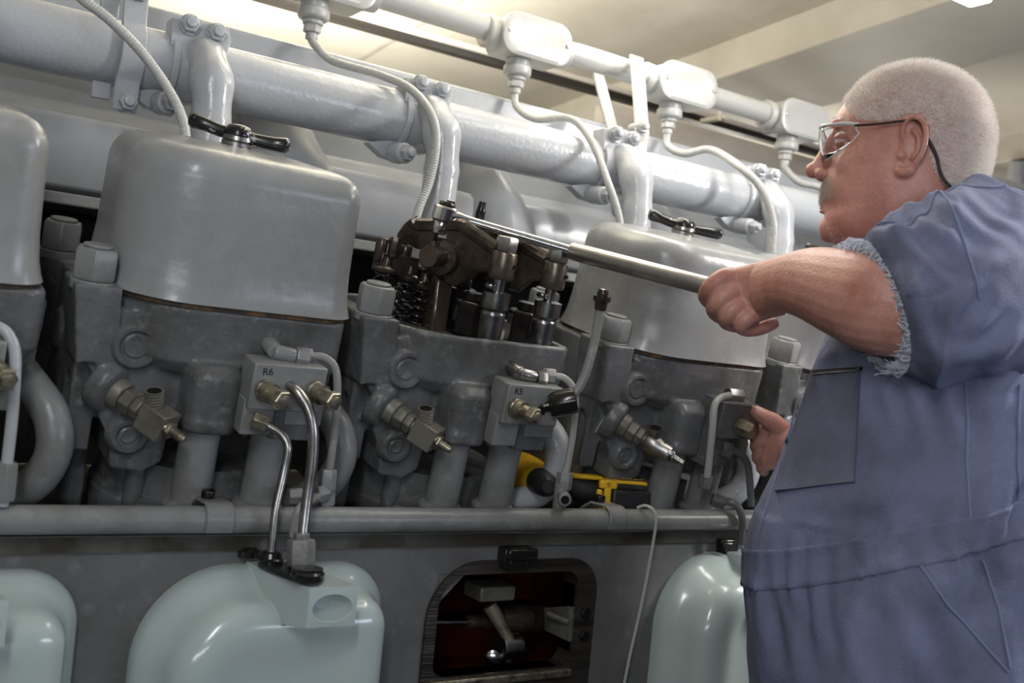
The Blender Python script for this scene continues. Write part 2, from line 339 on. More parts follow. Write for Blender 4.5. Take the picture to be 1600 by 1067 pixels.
# ================================================================ cylinder heads
def build_head(n, label):
    t = thing('cylinder_head', label, 'cylinder head', (XH[n], YC, ZD), (TH, 0, 0), 'cylinder heads in a row')
    # casting ------------------------------------------------------
    b = NB()
    fp = lambda e, k=8: rrect(-.150 - e, .140 + e, -.135 - e, .135 + e, (.105, .022, .03, .05), k)
    fpi = lambda e: rrect(-.138 - e, .128 + e, -.122 - e, .122 + e, (.092, .016, .02, .04), 8)
    loft(b, [[(x, y, .205) for x, y in fp(-.028)], [(x, y, .216) for x, y in fp(-.012)], [(x, y, .232) for x, y in fp(-.001)], [(x, y, .298) for x, y in fp(0)], [(x, y, .300) for x, y in fp(-.002)],
             [(x, y, .300) for x, y in fpi(0)], [(x, y, .272) for x, y in fpi(-.002)]], True, True)
    body = [(-.172, .285), (-.178, .250), (-.176, .222), (-.150, .190), (-.146, .150), (-.128, .118), (-.125, .085), (-.085, .080), (-.062, .095), (-.060, .165), (-.045, .186), (.10, .19), (.14, .21), (.145, .285)]
    prism(b, [(x, -.104, v) for x, v in body], (0, .20, 0))
    prism(b, [(-.196, -.112, .31), (-.142, -.112, .31), (-.136, -.112, .22), (-.182, -.112, .215)], (0, .08, 0))          # stud pillar
    prism(b, [(x, -.06, v) for x, v in ((-.18, .31), (-.15, .31), (-.15, .0), (-.18, .0))], (0, .0, 0)) if 0 else None
    # side web with arch and lug
    arch = [(-.085, .215)] + [(-.062 + .020 * -math.cos(a), .150 + .045 * math.sin(a)) for a in [PI * k / 8 for k in range(9)]]
    web = [(-.085, .24), (-.085, .10), (-.080, .10)] + [(-.058 - .020 * math.cos(a), .150 + .04 * math.sin(a)) for a in [PI * k / 8 for k in range(9)]] + [(-.036, .03), (-.02, .03), (.17, .03), (.17, .30), (-.05, .30)]
    prism(b, [(-.178, w_, v) for w_, v in web], (.03, 0, 0))
    # lug plate carrying the rear nut, pierced by an oval boss
    lathe(b, (-.184, .035, .222), (1, 0, 0), [(0, .017), (0, .026), (.02, .028)], 24)
    lathe(b, (-.168, .112, .10), (0, 0, 1), [(0, .03), (.17, .034), (.205, .034)], 14)
    cb = b
    b = NB(); lathe(b, (0, 0, .0), (0, 0, 1), [(0, .122), (.030, .122), (.034, .119), (.040, .119), (.041, .113), (.075, .110), (.085, .11)], 48); put('cylinder_liner', b, M_CAST, t)
    # hexagon stud nuts ------------------------------------------
    for x, w_ in ((-.171, -.084), (-.178, .112)):
        b = NB(); cyl(b, (x, w_, .30), (x, w_, .312), .0265); hexa(b, (x, w_, .312), (x, w_, .350), .0265, .2); cyl(b, (x, w_, .35), (x, w_, .354), .017)
        put('stud_nut', b, M_GREY, t, bevel=.0015)
    # round core plugs -------------------------------------------
    for x, v, r in ((-.118, .242, .019), (-.110, .130, .0145)):
        b = NB(); lathe(b, (x, -.1025, v), (0, -1, 0), [(0, r + .012), (.010, r + .010), (.014, r + .006), (.014, r + .001), (.009, r - .002)], 32)
        lathe(b, (x, -.1085, v), (0, -1, 0), [(0, r - .003), (.003, r - .003), (.005, r - .006), (.003, .001)], 32)
        bx = [(x + r * .5, v + r + .006), (x + r + .02, v + r - .004), (x + r + .004, v - r * .3)]
        put('core_plug', b, M_CAST, t)
    # indicator cock ---------------------------------------------
    c0 = Lw(n if n == 1 else 1, 640, 668, -.118) if False else Vector((-.133, -.104, .184))
    ax = Vector((.62, -.72, -.30)).normalized(); s, u, d = frame(ax)
    b = NB(); lathe(b, c0, ax, [(0, .0195), (.015, .0185), (.018, .017)], 28); hexa(b, c0 + ax * .018, c0 + ax * .034, .0165); hexa(b, c0 + ax * .034, c0 + ax * .046, .0145)
    cyl(b, c0 + ax * .045, c0 + ax * .055, .010)
    valve = put('indicator_cock', b, M_OCHRE, t, bevel=.001)
    e = c0 + ax * .068
    b = NB()
    if n == 2: lathe(b, e - ax * .018, ax, [(0, .012), (.006, .016), (.02, .0165), (.03, .013), (.034, .014), (.046, .014)], 24)
    else: box(b, e, (.032, .034, .036), (s, u, d))
    put('cock_body', b, M_ALU if n == 2 else M_OCHRE, valve, bevel=.0015)
    b = NB(); upv = (u * .8 + s * .15 + Vector((0, 0, .3)) - d * .15).normalized() if u.z > 0 else Vector((0, 0, 1)); upv = Vector((-.18, -.12, .97)).normalized()
    q = e - ax * .004 + upv * .010
    if n == 2: lathe(b, q, upv, [(0, .010), (.012, .010), (.013, .0125), (.018, .0125), (.018, .009), (.006, .008)], 22)
    else:
        threads(b, q, q + upv * .026, .0115, .0034, .0013, 22); lathe(b, q + upv * .026, upv, [(0, .0115), (.0005, .0115), (.0005, .0085)], 22)
    put('threaded_port', b, M_STEEL if n == 2 else M_OCHRE, valve)
    b = NB(); q2 = q + upv * (.0185 if n == 2 else .0268); cyl(b, q2 - upv * .01, q2, .0086 if n != 2 else .0087); put('port_bore', b, M_OILD, valve)
    b = NB(); q = e + ax * .015
    if n == 2: q = e + ax * .026
    hexa(b, q, q + ax * .009, .0105); threads(b, q + ax * .009, q + ax * .020, .0062, .0025, .001, 14); lathe(b, q + ax * .020, ax, [(0, .005), (.006, .005), (.008, .0035)], 14); rcyl(b, q + s * .009 - d * .003 + u * .004, q + s * .009 + ax * .006 + u * .004, .005, .001, 14)
    put('valve_stem', b, M_STEEL if n == 2 else M_BRASS, valve)
    # lifter housings and push rod tubes -------------------------
    b = cb
    lathe(b, c0 - ax * .02, ax, [(0, .034), (.018, .0335), (.023, .030), (.025, .022)], 24)
    hp = rrect(-.058, .006, -.165, -.08, (.02, .02, .01, .01), 5)
    loft(b, [[(x * .93, y * .97, .150) for x, y in hp], [(x, y, .154) for x, y in hp], [(x, y, .166) for x, y in hp], [(x * .97, y * .99, .170) for x, y in hp], [(x * .98, y * .985, .222) for x, y in hp], [(x * .9, y * .9, .235) for x, y in hp]])
    prism(b, [(x, -.150, v) for x, v in ((.004, .222), (.036, .222), (.034, .158), (.022, .145), (.006, .158))], (0, .06, 0))
    prism(b, [(x, -.168, v) for x, v in ((.040, .205), (.100, .200), (.102, .150), (.045, .150))], (0, .08, 0))
    bmesh.ops.recalc_face_normals(b, faces=b.faces)
    cast = put('casting', b, M_CAST, t, ang=180)
    m = cast.modifiers.new('remesh', 'REMESH'); m.mode = 'VOXEL'; m.voxel_size = .0028; m.use_smooth_shade = True
    m = cast.modifiers.new('smooth', 'SMOOTH'); m.factor = .5; m.iterations = 5
    for x, dv in ((-.028, 0), (.062, 0)):
        b = NB(); cyl(b, (x, -.128, -.03), (x, -.128, .19), .0245, seg=32)
        tb = put('push_rod_tube', b, M_GREY, t)
        b = NB(); lathe(b, (x, -.128, -.035), (0, 0, 1), [(0, .034), (.058, .034), (.060, .031), (.066, .031), (.068, .033), (.084, .033), (.088, .029), (.090, .0255)], 36)
        put('collar', b, M_GREY, tb)
    for x, w_, v in ((-.152, -.045, .235), (-.083, -.075, .20)):
        b = NB(); cyl(b, (x, w_, -.03), (x, w_, v), .0135, seg=18); put('tie_stud', b, M_CAST, t)
    # water elbow ------------------------------------------------
    b = NB(); P = [(.115, -.02, .205), (.140, -.065, .180), (.165, -.105, .150), (.172, -.118, .108), (.155, -.110, .064), (.120, -.07, .030), (.095, -.04, .01)]
    sweep(b, catmull(P, 7), .021, 20)
    cyl(b, (.115, -.055, -.01), (.115, -.055, .012), .052, seg=30)
    we = put('water_elbow', b, M_PIPE if n >= 1 else M_GREY, t)
    b = NB(); hexa(b, (.155, -.085, .010), (.155, -.085, .024), .011); put('flange_bolt', b, M_GREY, we)
    # delivery block with two clamp nuts -------------------------
    bx0 = -.0 if n != 1 else .0
    b = NB()
    if n == 2:
        box(b, (.040, -.165, .222), (.080, .05, .060)); box(b, (.022, -.158, .17), (.05, .04, .06))
    else:
        box(b, (.050, -.168, .224), (.094, .045, .058)); box(b, (.022, -.160, .182), (.040, .040, .046)); box(b, (.085, -.155, .186), (.05, .03, .03))
    blkm = put('delivery_block', b, M_CAST if n == 2 else M_GREY, t, bevel=.0022)
    nuts = [] if n == 2 else [(.018, .221), (.083, .224)]
    if n == 1: nuts = [(.018, .221)]
    for x, v in nuts:
        b = NB(); A = Vector((x, -.190, v)); dd = Vector((.30, -.92, -.05)).normalized()
        lathe(b, A, dd, [(0, .0125), (.004, .0135), (.006, .0125), (.010, .0135), (.014, .012), (.018, .013), (.018, .010), (.034, .0095)], 18); hexa(b, A + dd * .030, A + dd * .042, .0125); lathe(b, A + dd * .042, dd, [(0, .0075), (.003, .007), (.004, .003)], 16)
        put('clamp_nut', b, M_BRASS, blkm)
    if n == 2:
        b = NB(); A = Vector((.044, -.190, .215)); hexa(b, A, A + Vector((.006, -.030, 0)), .015); cyl(b, A + Vector((.006, -.03, 0)), A + Vector((.0062, -.031, 0)), .009); put('clamp_nut', b, M_BRASS, blkm)
    # elbow fitting on the flange front
    b = NB(); A = Vector((.036, -.150, .262)) if n != 2 else Vector((.17, -.150, .26))
    if n != 2:
        rcyl(b, A + Vector((0, .03, .004)), A + Vector((0, -.012, .0)), .010, .003); rcyl(b, A + Vector((-.002, -.010, 0)), A + Vector((.026, -.014, -.003)), .0095, .003)
        hexa(b, A + Vector((.026, -.014, -.003)), A + Vector((.042, -.016, -.004)), .0125)
        put('tube_fitting', b, M_STEEL if n == 1 else M_GREY, t)
    return t
LBL = {-1: 'grey cylinder head at the left frame edge, mostly behind its fuel tube', 0: 'grey cylinder head marked R6 under the large closed cover',
       1: 'grey cylinder head marked R5, open on top with rockers exposed', 2: 'grey cylinder head under the closed cover beside the mechanic, silver indicator cock',
       3: 'farthest grey cylinder head, partly hidden behind the mechanic'}
heads = {k: build_head(k, LBL[k]) for k in (-1, 0, 1, 2, 3)}
for h in heads.values():
    for ch in list(h.children):
        if ch.name.startswith('core_plug') and False: pass
# handwritten marks on the delivery blocks
def text(s, size, M, m, parent, name='marking', ext=.0003):
    c = bpy.data.curves.new(name, 'FONT'); c.body = s; c.size = size; c.extrude = ext; c.align_x = 'CENTER'; c.align_y = 'CENTER'
    o = bpy.data.objects.new(name, c); SC.collection.objects.link(o)
    dg = bpy.context.evaluated_depsgraph_get(); me = bpy.data.meshes.new_from_object(o.evaluated_get(dg)); bpy.data.objects.remove(o); bpy.data.curves.remove(c)
    me.transform(M); me.materials.clear(); me.materials.append(m)
    o = bpy.data.objects.new(name, me); SC.collection.objects.link(o)
    if parent is not None: o.parent = parent; MW[o.name] = MW[parent.name].copy()
    return o
for n_, s_ in ((0, 'R6'), (1, 'R5')):
    db = [c for c in heads[n_].children if c.name.startswith('delivery_block')][0]
    text(s_, .0125, Matrix.Translation((.020, -.1907, .243)) @ Matrix.Rotation(PI / 2, 4, 'X') @ Matrix.Rotation(.06, 4, 'Z'), M_INK, db, 'handwritten_mark')

# ================================================================ valve covers with wing handles
def build_cover():
    t = thing('valve_cover', 'tall rubbed grey valve cover with chipped black wing handle above head R6', 'valve cover', (XH[0], YC, ZD), (TH, 0, 0), 'closed valve covers')
    def fp(e, z, dx=0): return [(x + dx, y, z) for x, y in rrect(-.152 - e, .141 + e, -.133 - e, .132 + e, tuple(max(.014, r + e) for r in (.100, .034, .045, .085)), 10)]
    b = NB()
    prof = [(.006, .3045), (.008, .306), (.005, .314), (.001, .330), (-.002, .36), (-.004, .41), (-.005, .452)]
    R = .036
    rings = [fp(e, z) for e, z in prof] + [fp(-.005 - R * (1 - math.cos(a)), .452 + R * math.sin(a)) for a in [PI / 2 * k / 7 for k in range(1, 7)]]
    rings += [fp(-.045, .4885), fp(-.075, .492), fp(-.11, .494)]
    loft(b, rings); sh = put('cover_shell', b, M_COVER, t, ang=60)
    b = NB(); loft(b, [fp(.003, .2995), fp(.003, .3050)]); put('gasket', b, M_GASK, t)
    hc = Vector((-.004, .0, .492))
    b = NB(); lathe(b, hc - Vector((0, 0, .002)), (0, 0, 1), [(0, .024), (.004, .023), (.005, .020), (.009, .020), (.010, .018), (.012, .021), (.017, .020)], 30); put('boss_washer', b, M_STEEL, t)
    dirn = Vector((.86, -.45, -.02)).normalized(); side = Vector((-dirn.y, dirn.x, 0))
    b = NB()
    lathe(b, hc + Vector((0, 0, .012)), (0, 0, 1), [(0, .018), (.004, .020), (.010, .018), (.016, .014), (.018, .006)], 28)
    st = [(-.064, .0215, .0075, .0075), (-.059, .0215, .0105, .0105), (-.043, .020, .0100, .009), (-.022, .0165, .0085, .0085), (0, .017, .012, .008), (.022, .015, .0085, .0085), (.045, .0155, .0095, .009), (.062, .017, .0105, .0105), (.067, .017, .0075, .0075)]
    loft(b, [[hc + dirn * a + Vector((0, 0, z)) + side * (ry * math.cos(2 * PI * j / 14)) + Vector((0, 0, rz * math.sin(2 * PI * j / 14))) for j in range(14)] for a, z, ry, rz in st])
    put('wing_handle', b, M_CHIP, t, ang=70)
    return t
cov = build_cover()
copy_tree(cov, None, (XH[-1] - .012, YC, ZD), 'rounded grey valve cover cut off by the left frame edge')
copy_tree(cov, None, (XH[2], YC, ZD), 'closed grey valve cover behind the long bar and gripping fist, glossy black wing handle')
copy_tree(cov, None, (XH[3], YC, ZD), 'grey valve cover farthest along the row, showing under the mechanic\'s forearm')
# ================================================================ rocker gear on the open head
t = thing('rocker_assembly', 'oily brown rocker arms, springs and push rods exposed on head R5', 'rocker assembly', (XH[1], YC, ZD), (TH, 0, 0))
ARN = Vector((.855, .52, 0)).normalized()
def apt(px, py, x0): w_ = -.09 + (x0 - px) / 162 * .14; return Lw(1, px, py, w_)
def arm_poly(pts, x0, th): return [apt(px, py, x0) - ARN * (th / 2) for px, py in pts]
A1 = [(636, 350), (646, 342), (658, 350), (717, 350), (734, 359), (776, 387), (786, 398), (780, 425), (769, 420), (745, 423), (734, 436), (714, 448), (700, 440), (684, 405), (668, 392), (652, 388), (638, 378), (628, 384), (622, 378), (626, 364)]
A2 = [(736, 368), (750, 362), (790, 364), (812, 377), (856, 404), (866, 412), (862, 440), (849, 432), (829, 437), (806, 455), (796, 452), (800, 437), (795, 412), (780, 396), (755, 392), (738, 388), (728, 382)]
for k, (pp, x) in enumerate(((A1, 784), (A2, 866))):
    b = NB(); prism(b, arm_poly(pp, x, .015), ARN * .015)
    top = [apt(px, py, x) for px, py in (pp[1:6] if k == 0 else pp[1:5])]
    rb = [p + Vector((0, 0, -.002)) for p in top]
    sweep(b, catmull(rb, 4), .011, 10)
    bot = [apt(px, py - 3, x) for px, py in ((pp[8], pp[9], pp[10]) if k == 0 else (pp[7], pp[8], pp[9]))]
    sweep(b, catmull(bot, 4), .008, 8)
    arm = put('rocker_arm', b, M_OIL, t, bevel=.003)
    b = NB()
    top_, mid, bt = ((792, 388), (788, 402), (776, 430)) if k == 0 else ((873, 403), (868, 418), (858, 446))
    pe = Lw(1, *mid, -.098); ax = Vector((-.0, .03, 1)).normalized()
    rcyl(b, pe - ax * .032, pe + ax * .008, .0185, .003, 26)
    put('rocker_end_boss', b, mat('oily_brown_grey_boss_%d' % k, (.20, .17, .14), .33, .8, bump=.3, dirt=(.1, .08, .06), dscale=40), arm)
    b = NB(); cyl(b, pe + Vector((.010, -.0165, -.010)), pe + Vector((.0105, -.0190, -.010)), .0032, seg=12); put('oil_hole', b, M_OILD, arm)
    b = NB(); hexa(b, pe + ax * .008, pe + ax * .030, .0165, .3); put('adjuster_nut', b, M_STEEL, arm, bevel=.001)
    # push rod below
    b = NB(); cyl(b, pe - ax * .052, pe - ax * .03, .0085); rcyl(b, pe + Vector((-.012, 0, -.047)), pe + Vector((-.012, 0, -.040)), .009, .002)
    P1 = pe - ax * .050
    lathe(b, P1, -ax, [(0, .012), (.002, .0205), (.024, .0205), (.0265, .018), (.029, .0165), (.032, .0185), (.035, .0185), (.11, .0155), (.15, .0145)], 28)
    put('push_rod', b, mat('grey_oily_rod_%d' % k, (.30, .30, .30), .28, 1, bump=.15, dirt=(.1, .095, .09), dscale=30), t)
for q_ in (apt(696, 402, 784), apt(778, 414, 866)):
    b = NB(); rcyl(b, q_ - ARN * .018, q_ + ARN * .022, .0275, .004, 32); put('rocker_hub', b, M_OIL, t)
b = NB(); q_ = apt(696, 402, 784); cyl(b, q_ - ARN * .05, q_ + ARN * .12, .0150); put('rocker_shaft', b, M_OIL, t)
b = NB(); dsc = Lx(1, 676, 401, -.052); dd = Vector((-.88, -.40, .0)).normalized(); rcyl(b, dsc - dd * .002, dsc + dd * .010, .0195, .0025, 32); cyl(b, dsc - dd * .05, dsc, .0165); cyl(b, dsc - dd * .012, dsc - dd * .006, .0185); put('shaft_end', b, mat('worn_bronze_end', (.17, .14, .10), .35, .7, dirt=(.08, .06, .045), dscale=30), t)
b = NB()
P = [Lx(1, 688, 415, -.035), Lx(1, 668, 420, -.035), Lx(1, 664, 445, -.035), Lx(1, 655, 480, -.035), Lx(1, 640, 492, -.035), Lx(1, 636, 520, -.035), Lx(1, 682, 530, -.035), Lx(1, 688, 490, -.035), Lx(1, 694, 440, -.035)]
prism(b, [p + Vector((-.012, 0, 0)) for p in P], (.028, 0, 0)); put('pedestal', b, M_OIL, t, bevel=.004)
# capscrew that carries the socket
b = NB(); s0 = Lw(1, 690, 376, -.012); cyl(b, s0 - Vector((0, 0, .03)), s0, .0105); hexa(b, s0 - Vector((0, 0, .004)), s0 + Vector((0, 0, .012)), .0125); put('cap_screw', b, M_OILD, t)
# threaded cover stud
b = NB(); st0 = Lw(1, 748, 345, .03); axs = Vector((0, 0, 1)); cyl(b, (st0.x, st0.y, .28), st0, .0075); threads(b, st0 + axs * -.002, st0 + axs * .016, .0085, .003, .0014, 16); lathe(b, st0 + axs * .016, axs, [(0, .0075), (.004, .0065), (.014, .0055), (.0145, .004)], 16); put('cover_stud', b, M_OILD, t)
# valve springs, retainers and valve bridge
for px, py, w_ in ((596, 455, .015), (632, 468, .02), (655, 480, .01), (612, 440, .07)):
    c = Lw(1, px, py, w_)
    b = NB(); coil(b, (c.x, c.y, c.z - .055), (c.x, c.y, c.z + .030), .0135, .0028, 7); coil(b, (c.x, c.y, c.z - .055), (c.x, c.y, c.z + .028), .0085, .0018, 8)
    spg = put('valve_spring', b, M_OILD, t)
    b = NB(); lathe(b, (c.x, c.y, c.z + .030), (0, 0, 1), [(0, .017), (.004, .0175), (.007, .015), (.010, .008), (.016, .0065), (.022, .006)], 20); put('spring_retainer', b, M_OIL, spg)
b = NB(); c = Lw(1, 618, 412, .03); box(b, c, (.062, .03, .030)); rcyl(b, c + Vector((-.028, 0, .0)), c + Vector((-.028, 0, .036)), .009, .002); hexa(b, c + Vector((-.012, -.01, .01)), c + Vector((-.012, -.01, .040)), .0095); rcyl(b, c + Vector((.012, 0, .01)), c + Vector((.012, 0, .030)), .010, .002); put('valve_bridge', b, M_OIL, t, bevel=.004)
# big black nuts between the push rods
for px, py, w_ in ((734, 492, -.03), (818, 507, -.05), (716, 470, .02)):
    c = Lw(1, px, py, w_); b = NB(); hexa(b, (c.x, c.y, c.z - .030), (c.x, c.y, c.z + .022), .027, .25, .06); cyl(b, (c.x, c.y, .262), (c.x, c.y, c.z - .03), .031); cyl(b, (c.x, c.y, c.z + .022), (c.x, c.y, c.z + .035), .015); put('head_nut', b, M_OILD, t, bevel=.0015)
b = NB(); loft(b, [[(x, y, .2725) for x, y in rrect(-.130, .120, -.115, .115, (.07, .014, .02, .04), 8)], [(x, y, .2745) for x, y in rrect(-.130, .120, -.115, .115, (.07, .014, .02, .04), 8)]]); put('oil_bath', b, M_OILD, t)

# ================================================================ ratchet wrench with socket, and the long bar
WH = HW(1, *Lw(1, 695, 334, -.012)); B0 = atD(893, 392, 1.555); B1 = atD(1112, 449, 1.455)
t = thing('ratchet_wrench', 'steel ratchet wrench with socket on the rocker screw, its shaft in the bar', 'wrench', tuple(WH))
dr = (B0 - WH).normalized(); up = Vector((0, -S_, C_)); up = (up - dr * up.dot(dr)).normalized(); sd = dr.cross(up)
b = NB(); rr_ = [(math.cos(a) * .0185 - (.0 if math.cos(a) < 0 else 0), math.sin(a) * .0165) for a in [2 * PI * k / 20 for k in range(20)]]
loft(b, [[WH + dr * (x * s) + sd * (y * s) + up * h for x, y in rr_] for h, s in ((-.0115, .85), (-.009, 1), (.009, 1), (.0115, .85))])
loft(b, [[WH + dr * a + sd * (wd * math.cos(2 * PI * k / 12)) + up * (hh * math.sin(2 * PI * k / 12)) for k in range(12)] for a, wd, hh in ((.008, .014, .010), (.022, .011, .009), (.034, .0082, .0075), (.05, .0075, .007), (.10, .008, .0072), (.155, .0085, .0075), ((B0 - WH).length + .03, .0085, .0075))])
put('ratchet_handle', b, M_CHROME, t, True)
b = NB(); lathe(b, WH + up * .010, up, [(0, .0125), (.005, .0125), (.008, .010)], 20); box(b, WH + up * .0185 + dr * .004, (.012, .006, .004), (dr, sd, up)); put('direction_lever', b, M_OILD, t, True)
b = NB(); rcyl(b, WH - up * .030, WH - up * .010, .0120, .0015, 28); lathe(b, WH - up * .0235, up, [(0, .0120), (.0005, .0126), (.003, .0126), (.0035, .0120)], 28); put('socket', b, M_CHROME, t, True)
t2 = thing('extension_bar', 'dull aluminium tube slipped over the wrench and gripped in a fist', 'pipe', tuple(B0))
b = NB(); dB = (B1 - B0).normalized(); Lb = (B1 - B0).length + .03
lathe(b, B0, dB, [(0, .0098), (0, .0128), (.001, .0132), (Lb, .0132), (Lb, .0098), (.02, .0098)], 36); put('tube', b, M_ALU, t2, True)

# ================================================================ tubes on the heads (fuel and leak-off lines)
def line(name, label, pts, r, m, cat='tube', group=None, fits=()):
    P = [Vector(p) for p in pts]; zb = min(P, key=lambda p: p.z)
    t = thing(name, label, cat, tuple(zb), group=group)
    b = NB(); tube(b, P, r, 14, 10); put('tube', b, m, t, True)
    for p0, p1, rr, mm in fits:
        b = NB(); hexa(b, p0, p1, rr); put('hex_nut', b, mm, t, True, bevel=.0008)
    return t
V = Vector
M_TUBE = mat('grey_painted_tube', (.27, .27, .26), .32, dirt=(.42, .42, .40), dscale=60, dlow=.55, dhigh=.7)
def Y_(n, w, v): return YC + w * C_ - v * S_
def fr(*tr): return [atY(*q) for q in tr]
# head R6
P = fr((482, 556, 1.25), (505, 558, 1.245), (522, 572, 1.24), (527, 600, 1.24), (524, 660, 1.245), (517, 720, 1.25), (513, 740, 1.255))
line('leak_off_tube', 'thin grey tube bending down from the fitting above block R6', P, .0052, M_TUBE, fits=((P[-1] + V((0, 0, -.022)), P[-1] + V((0, 0, .006)), .0115, M_GREY), (P[0] + V((-.012, .002, 0)), P[0] + V((.004, 0, 0)), .011, M_GREY)))
P = fr((448, 600, 1.235), (462, 610, 1.215), (480, 635, 1.205), (489, 670, 1.20), (488, 720, 1.20), (480, 780, 1.20), (472, 850, 1.195))
line('fuel_injection_tube', 'thick steel fuel tube arching from block R6 down to the black flange', P, .0068, M_STEEL, fits=((atY(470, 884, 1.192), atY(471, 842, 1.195), .0175, M_GREY), (atY(471, 842, 1.195), atY(471.5, 832, 1.195), .010, M_GREY)))
P = fr((408, 660, 1.235), (424, 668, 1.23), (441, 680, 1.225), (450, 700, 1.22), (443, 740, 1.22), (430, 800, 1.215), (424, 862, 1.212))
line('fuel_return_tube', 'thinner steel tube from the lower R6 fitting to the rear of the black flange', P, .0052, M_STEEL, fits=((P[0] + V((-.01, .004, .004)), P[0] + V((.008, -.001, -.002)), .011, M_BRASS),))
P = fr((510, 770, 1.262), (488, 780, 1.235), (468, 795, 1.22), (461, 815, 1.22), (458, 838, 1.222))
line('drain_tube', 'short grey tube looping over the rail beside the thick R6 fuel tube', P, .0055, M_TUBE, fits=((atY(492, 772, 1.25), atY(510, 768, 1.255), .012, M_GREY), (atY(450, 775, 1.258), atY(472, 774, 1.256), .011, M_GREY), (atY(510, 790, 1.262), atY(512, 752, 1.262), .011, M_GREY)))
# head R5
P = fr((862, 587, 1.25), (880, 590, 1.24), (893, 602, 1.235), (899, 620, 1.235), (896, 670, 1.24), (888, 720, 1.25), (882, 742, 1.255))
t = line('leak_off_tube', 'thin grey tube from the fitting above block R5 down past the yellow drill', P, .0052, M_CONDUIT, fits=((P[-1] + V((0, 0, -.022)), P[-1] + V((0, 0, .004)), .0125, M_GREY), (P[0] + V((-.012, .002, 0)), P[0] + V((.004, 0, 0)), .0115, M_CONDUIT)))
b = NB(); q = atY(876, 777, 1.25); rcyl(b, atY(878, 755, 1.256), atY(873, 800, 1.256), .0105, .002); rcyl(b, q + V((.01, .01, .003)), q + V((-.008, -.022, 0)), .0095, .001); put('tee_fitting', b, M_GREY, t, True)
b = NB(); cyl(b, q + V((-.0078, -.0215, 0)), q + V((-.0084, -.0228, 0)), .0062); put('open_end', b, M_OILD, t, True)
P = fr((893, 618, 1.225), (905, 605, 1.22), (916, 580, 1.215), (926, 545, 1.21), (934, 505, 1.205), (938, 480, 1.20))
t = line('fuel_injection_tube', 'disconnected fuel tube standing upright from block R5 with a capped tip', P, .0068, M_TUBE)
b = NB(); q0 = atY(938, 484, 1.20); q1 = atY(943, 452, 1.195); d_ = (q1 - q0).normalized(); lathe(b, q0, d_, [(0, .0085), (.012, .0092), (.0125, .0125), (.020, .0128), (.0205, .008), (.024, .0085), (.030, .0065), (.031, .003)], 20); put('tip_cap', b, M_OIL, t, True)
b = NB(); q0 = atY(845, 636, 1.235); q1 = atY(903, 624, 1.205); d_ = (q1 - q0).normalized(); lathe(b, q0, d_, [(0, .009), (.012, .009), (.013, .0165), (.018, .0185), (.040, .0195), (.050, .0185), (.052, .016), (.052, .0095), (.045, .008)], 24); hexa(b, q0 - d_ * .012, q0 + d_ * .004, .013); put('swivel_nut', b, M_OILD, t, True)
# head by the mechanic
P = fr((1140, 618, 1.24), (1125, 622, 1.235), (1116, 636, 1.23), (1113, 670, 1.23), (1108, 720, 1.24), (1105, 745, 1.245))
line('leak_off_tube', 'pale tube bent down in front of the head beside the mechanic', P, .0062, M_CONDUIT, fits=((atY(1136, 617, 1.245), atY(1158, 619, 1.245), .013, M_STEEL), (atY(1106, 742, 1.25), atY(1102, 764, 1.25), .012, M_CAST)))
P = fr((1133, 702, 1.245), (1150, 705, 1.24), (1163, 716, 1.235), (1170, 735, 1.235), (1174, 790, 1.24))
line('fuel_return_tube', 'dark grey tube dropping between the block and the mechanic\'s far hand', P, .006, M_CAST, fits=((atY(1126, 700, 1.25), atY(1142, 704, 1.245), .014, M_CAST),))
P = fr((1118, 786, 1.262), (1140, 784, 1.24), (1155, 795, 1.228), (1160, 815, 1.225), (1158, 850, 1.23))
line('drain_tube', 'dark tube curling over the rail beside the mechanic\'s belly', P, .006, M_CAST, fits=((atY(1112, 780, 1.262), atY(1132, 786, 1.25), .012, M_CAST),))
# left edge
P = fr((-25, 508, 1.245), (0, 512, 1.235), (16, 528, 1.23), (24, 560, 1.228), (20, 640, 1.23), (12, 715, 1.235), (4, 790, 1.24))
line('leak_off_tube', 'pale tube arching down at the left frame edge', P, .0062, M_PIPE, fits=((atY(10, 722, 1.238), atY(4, 782, 1.24), .013, M_GREY),))

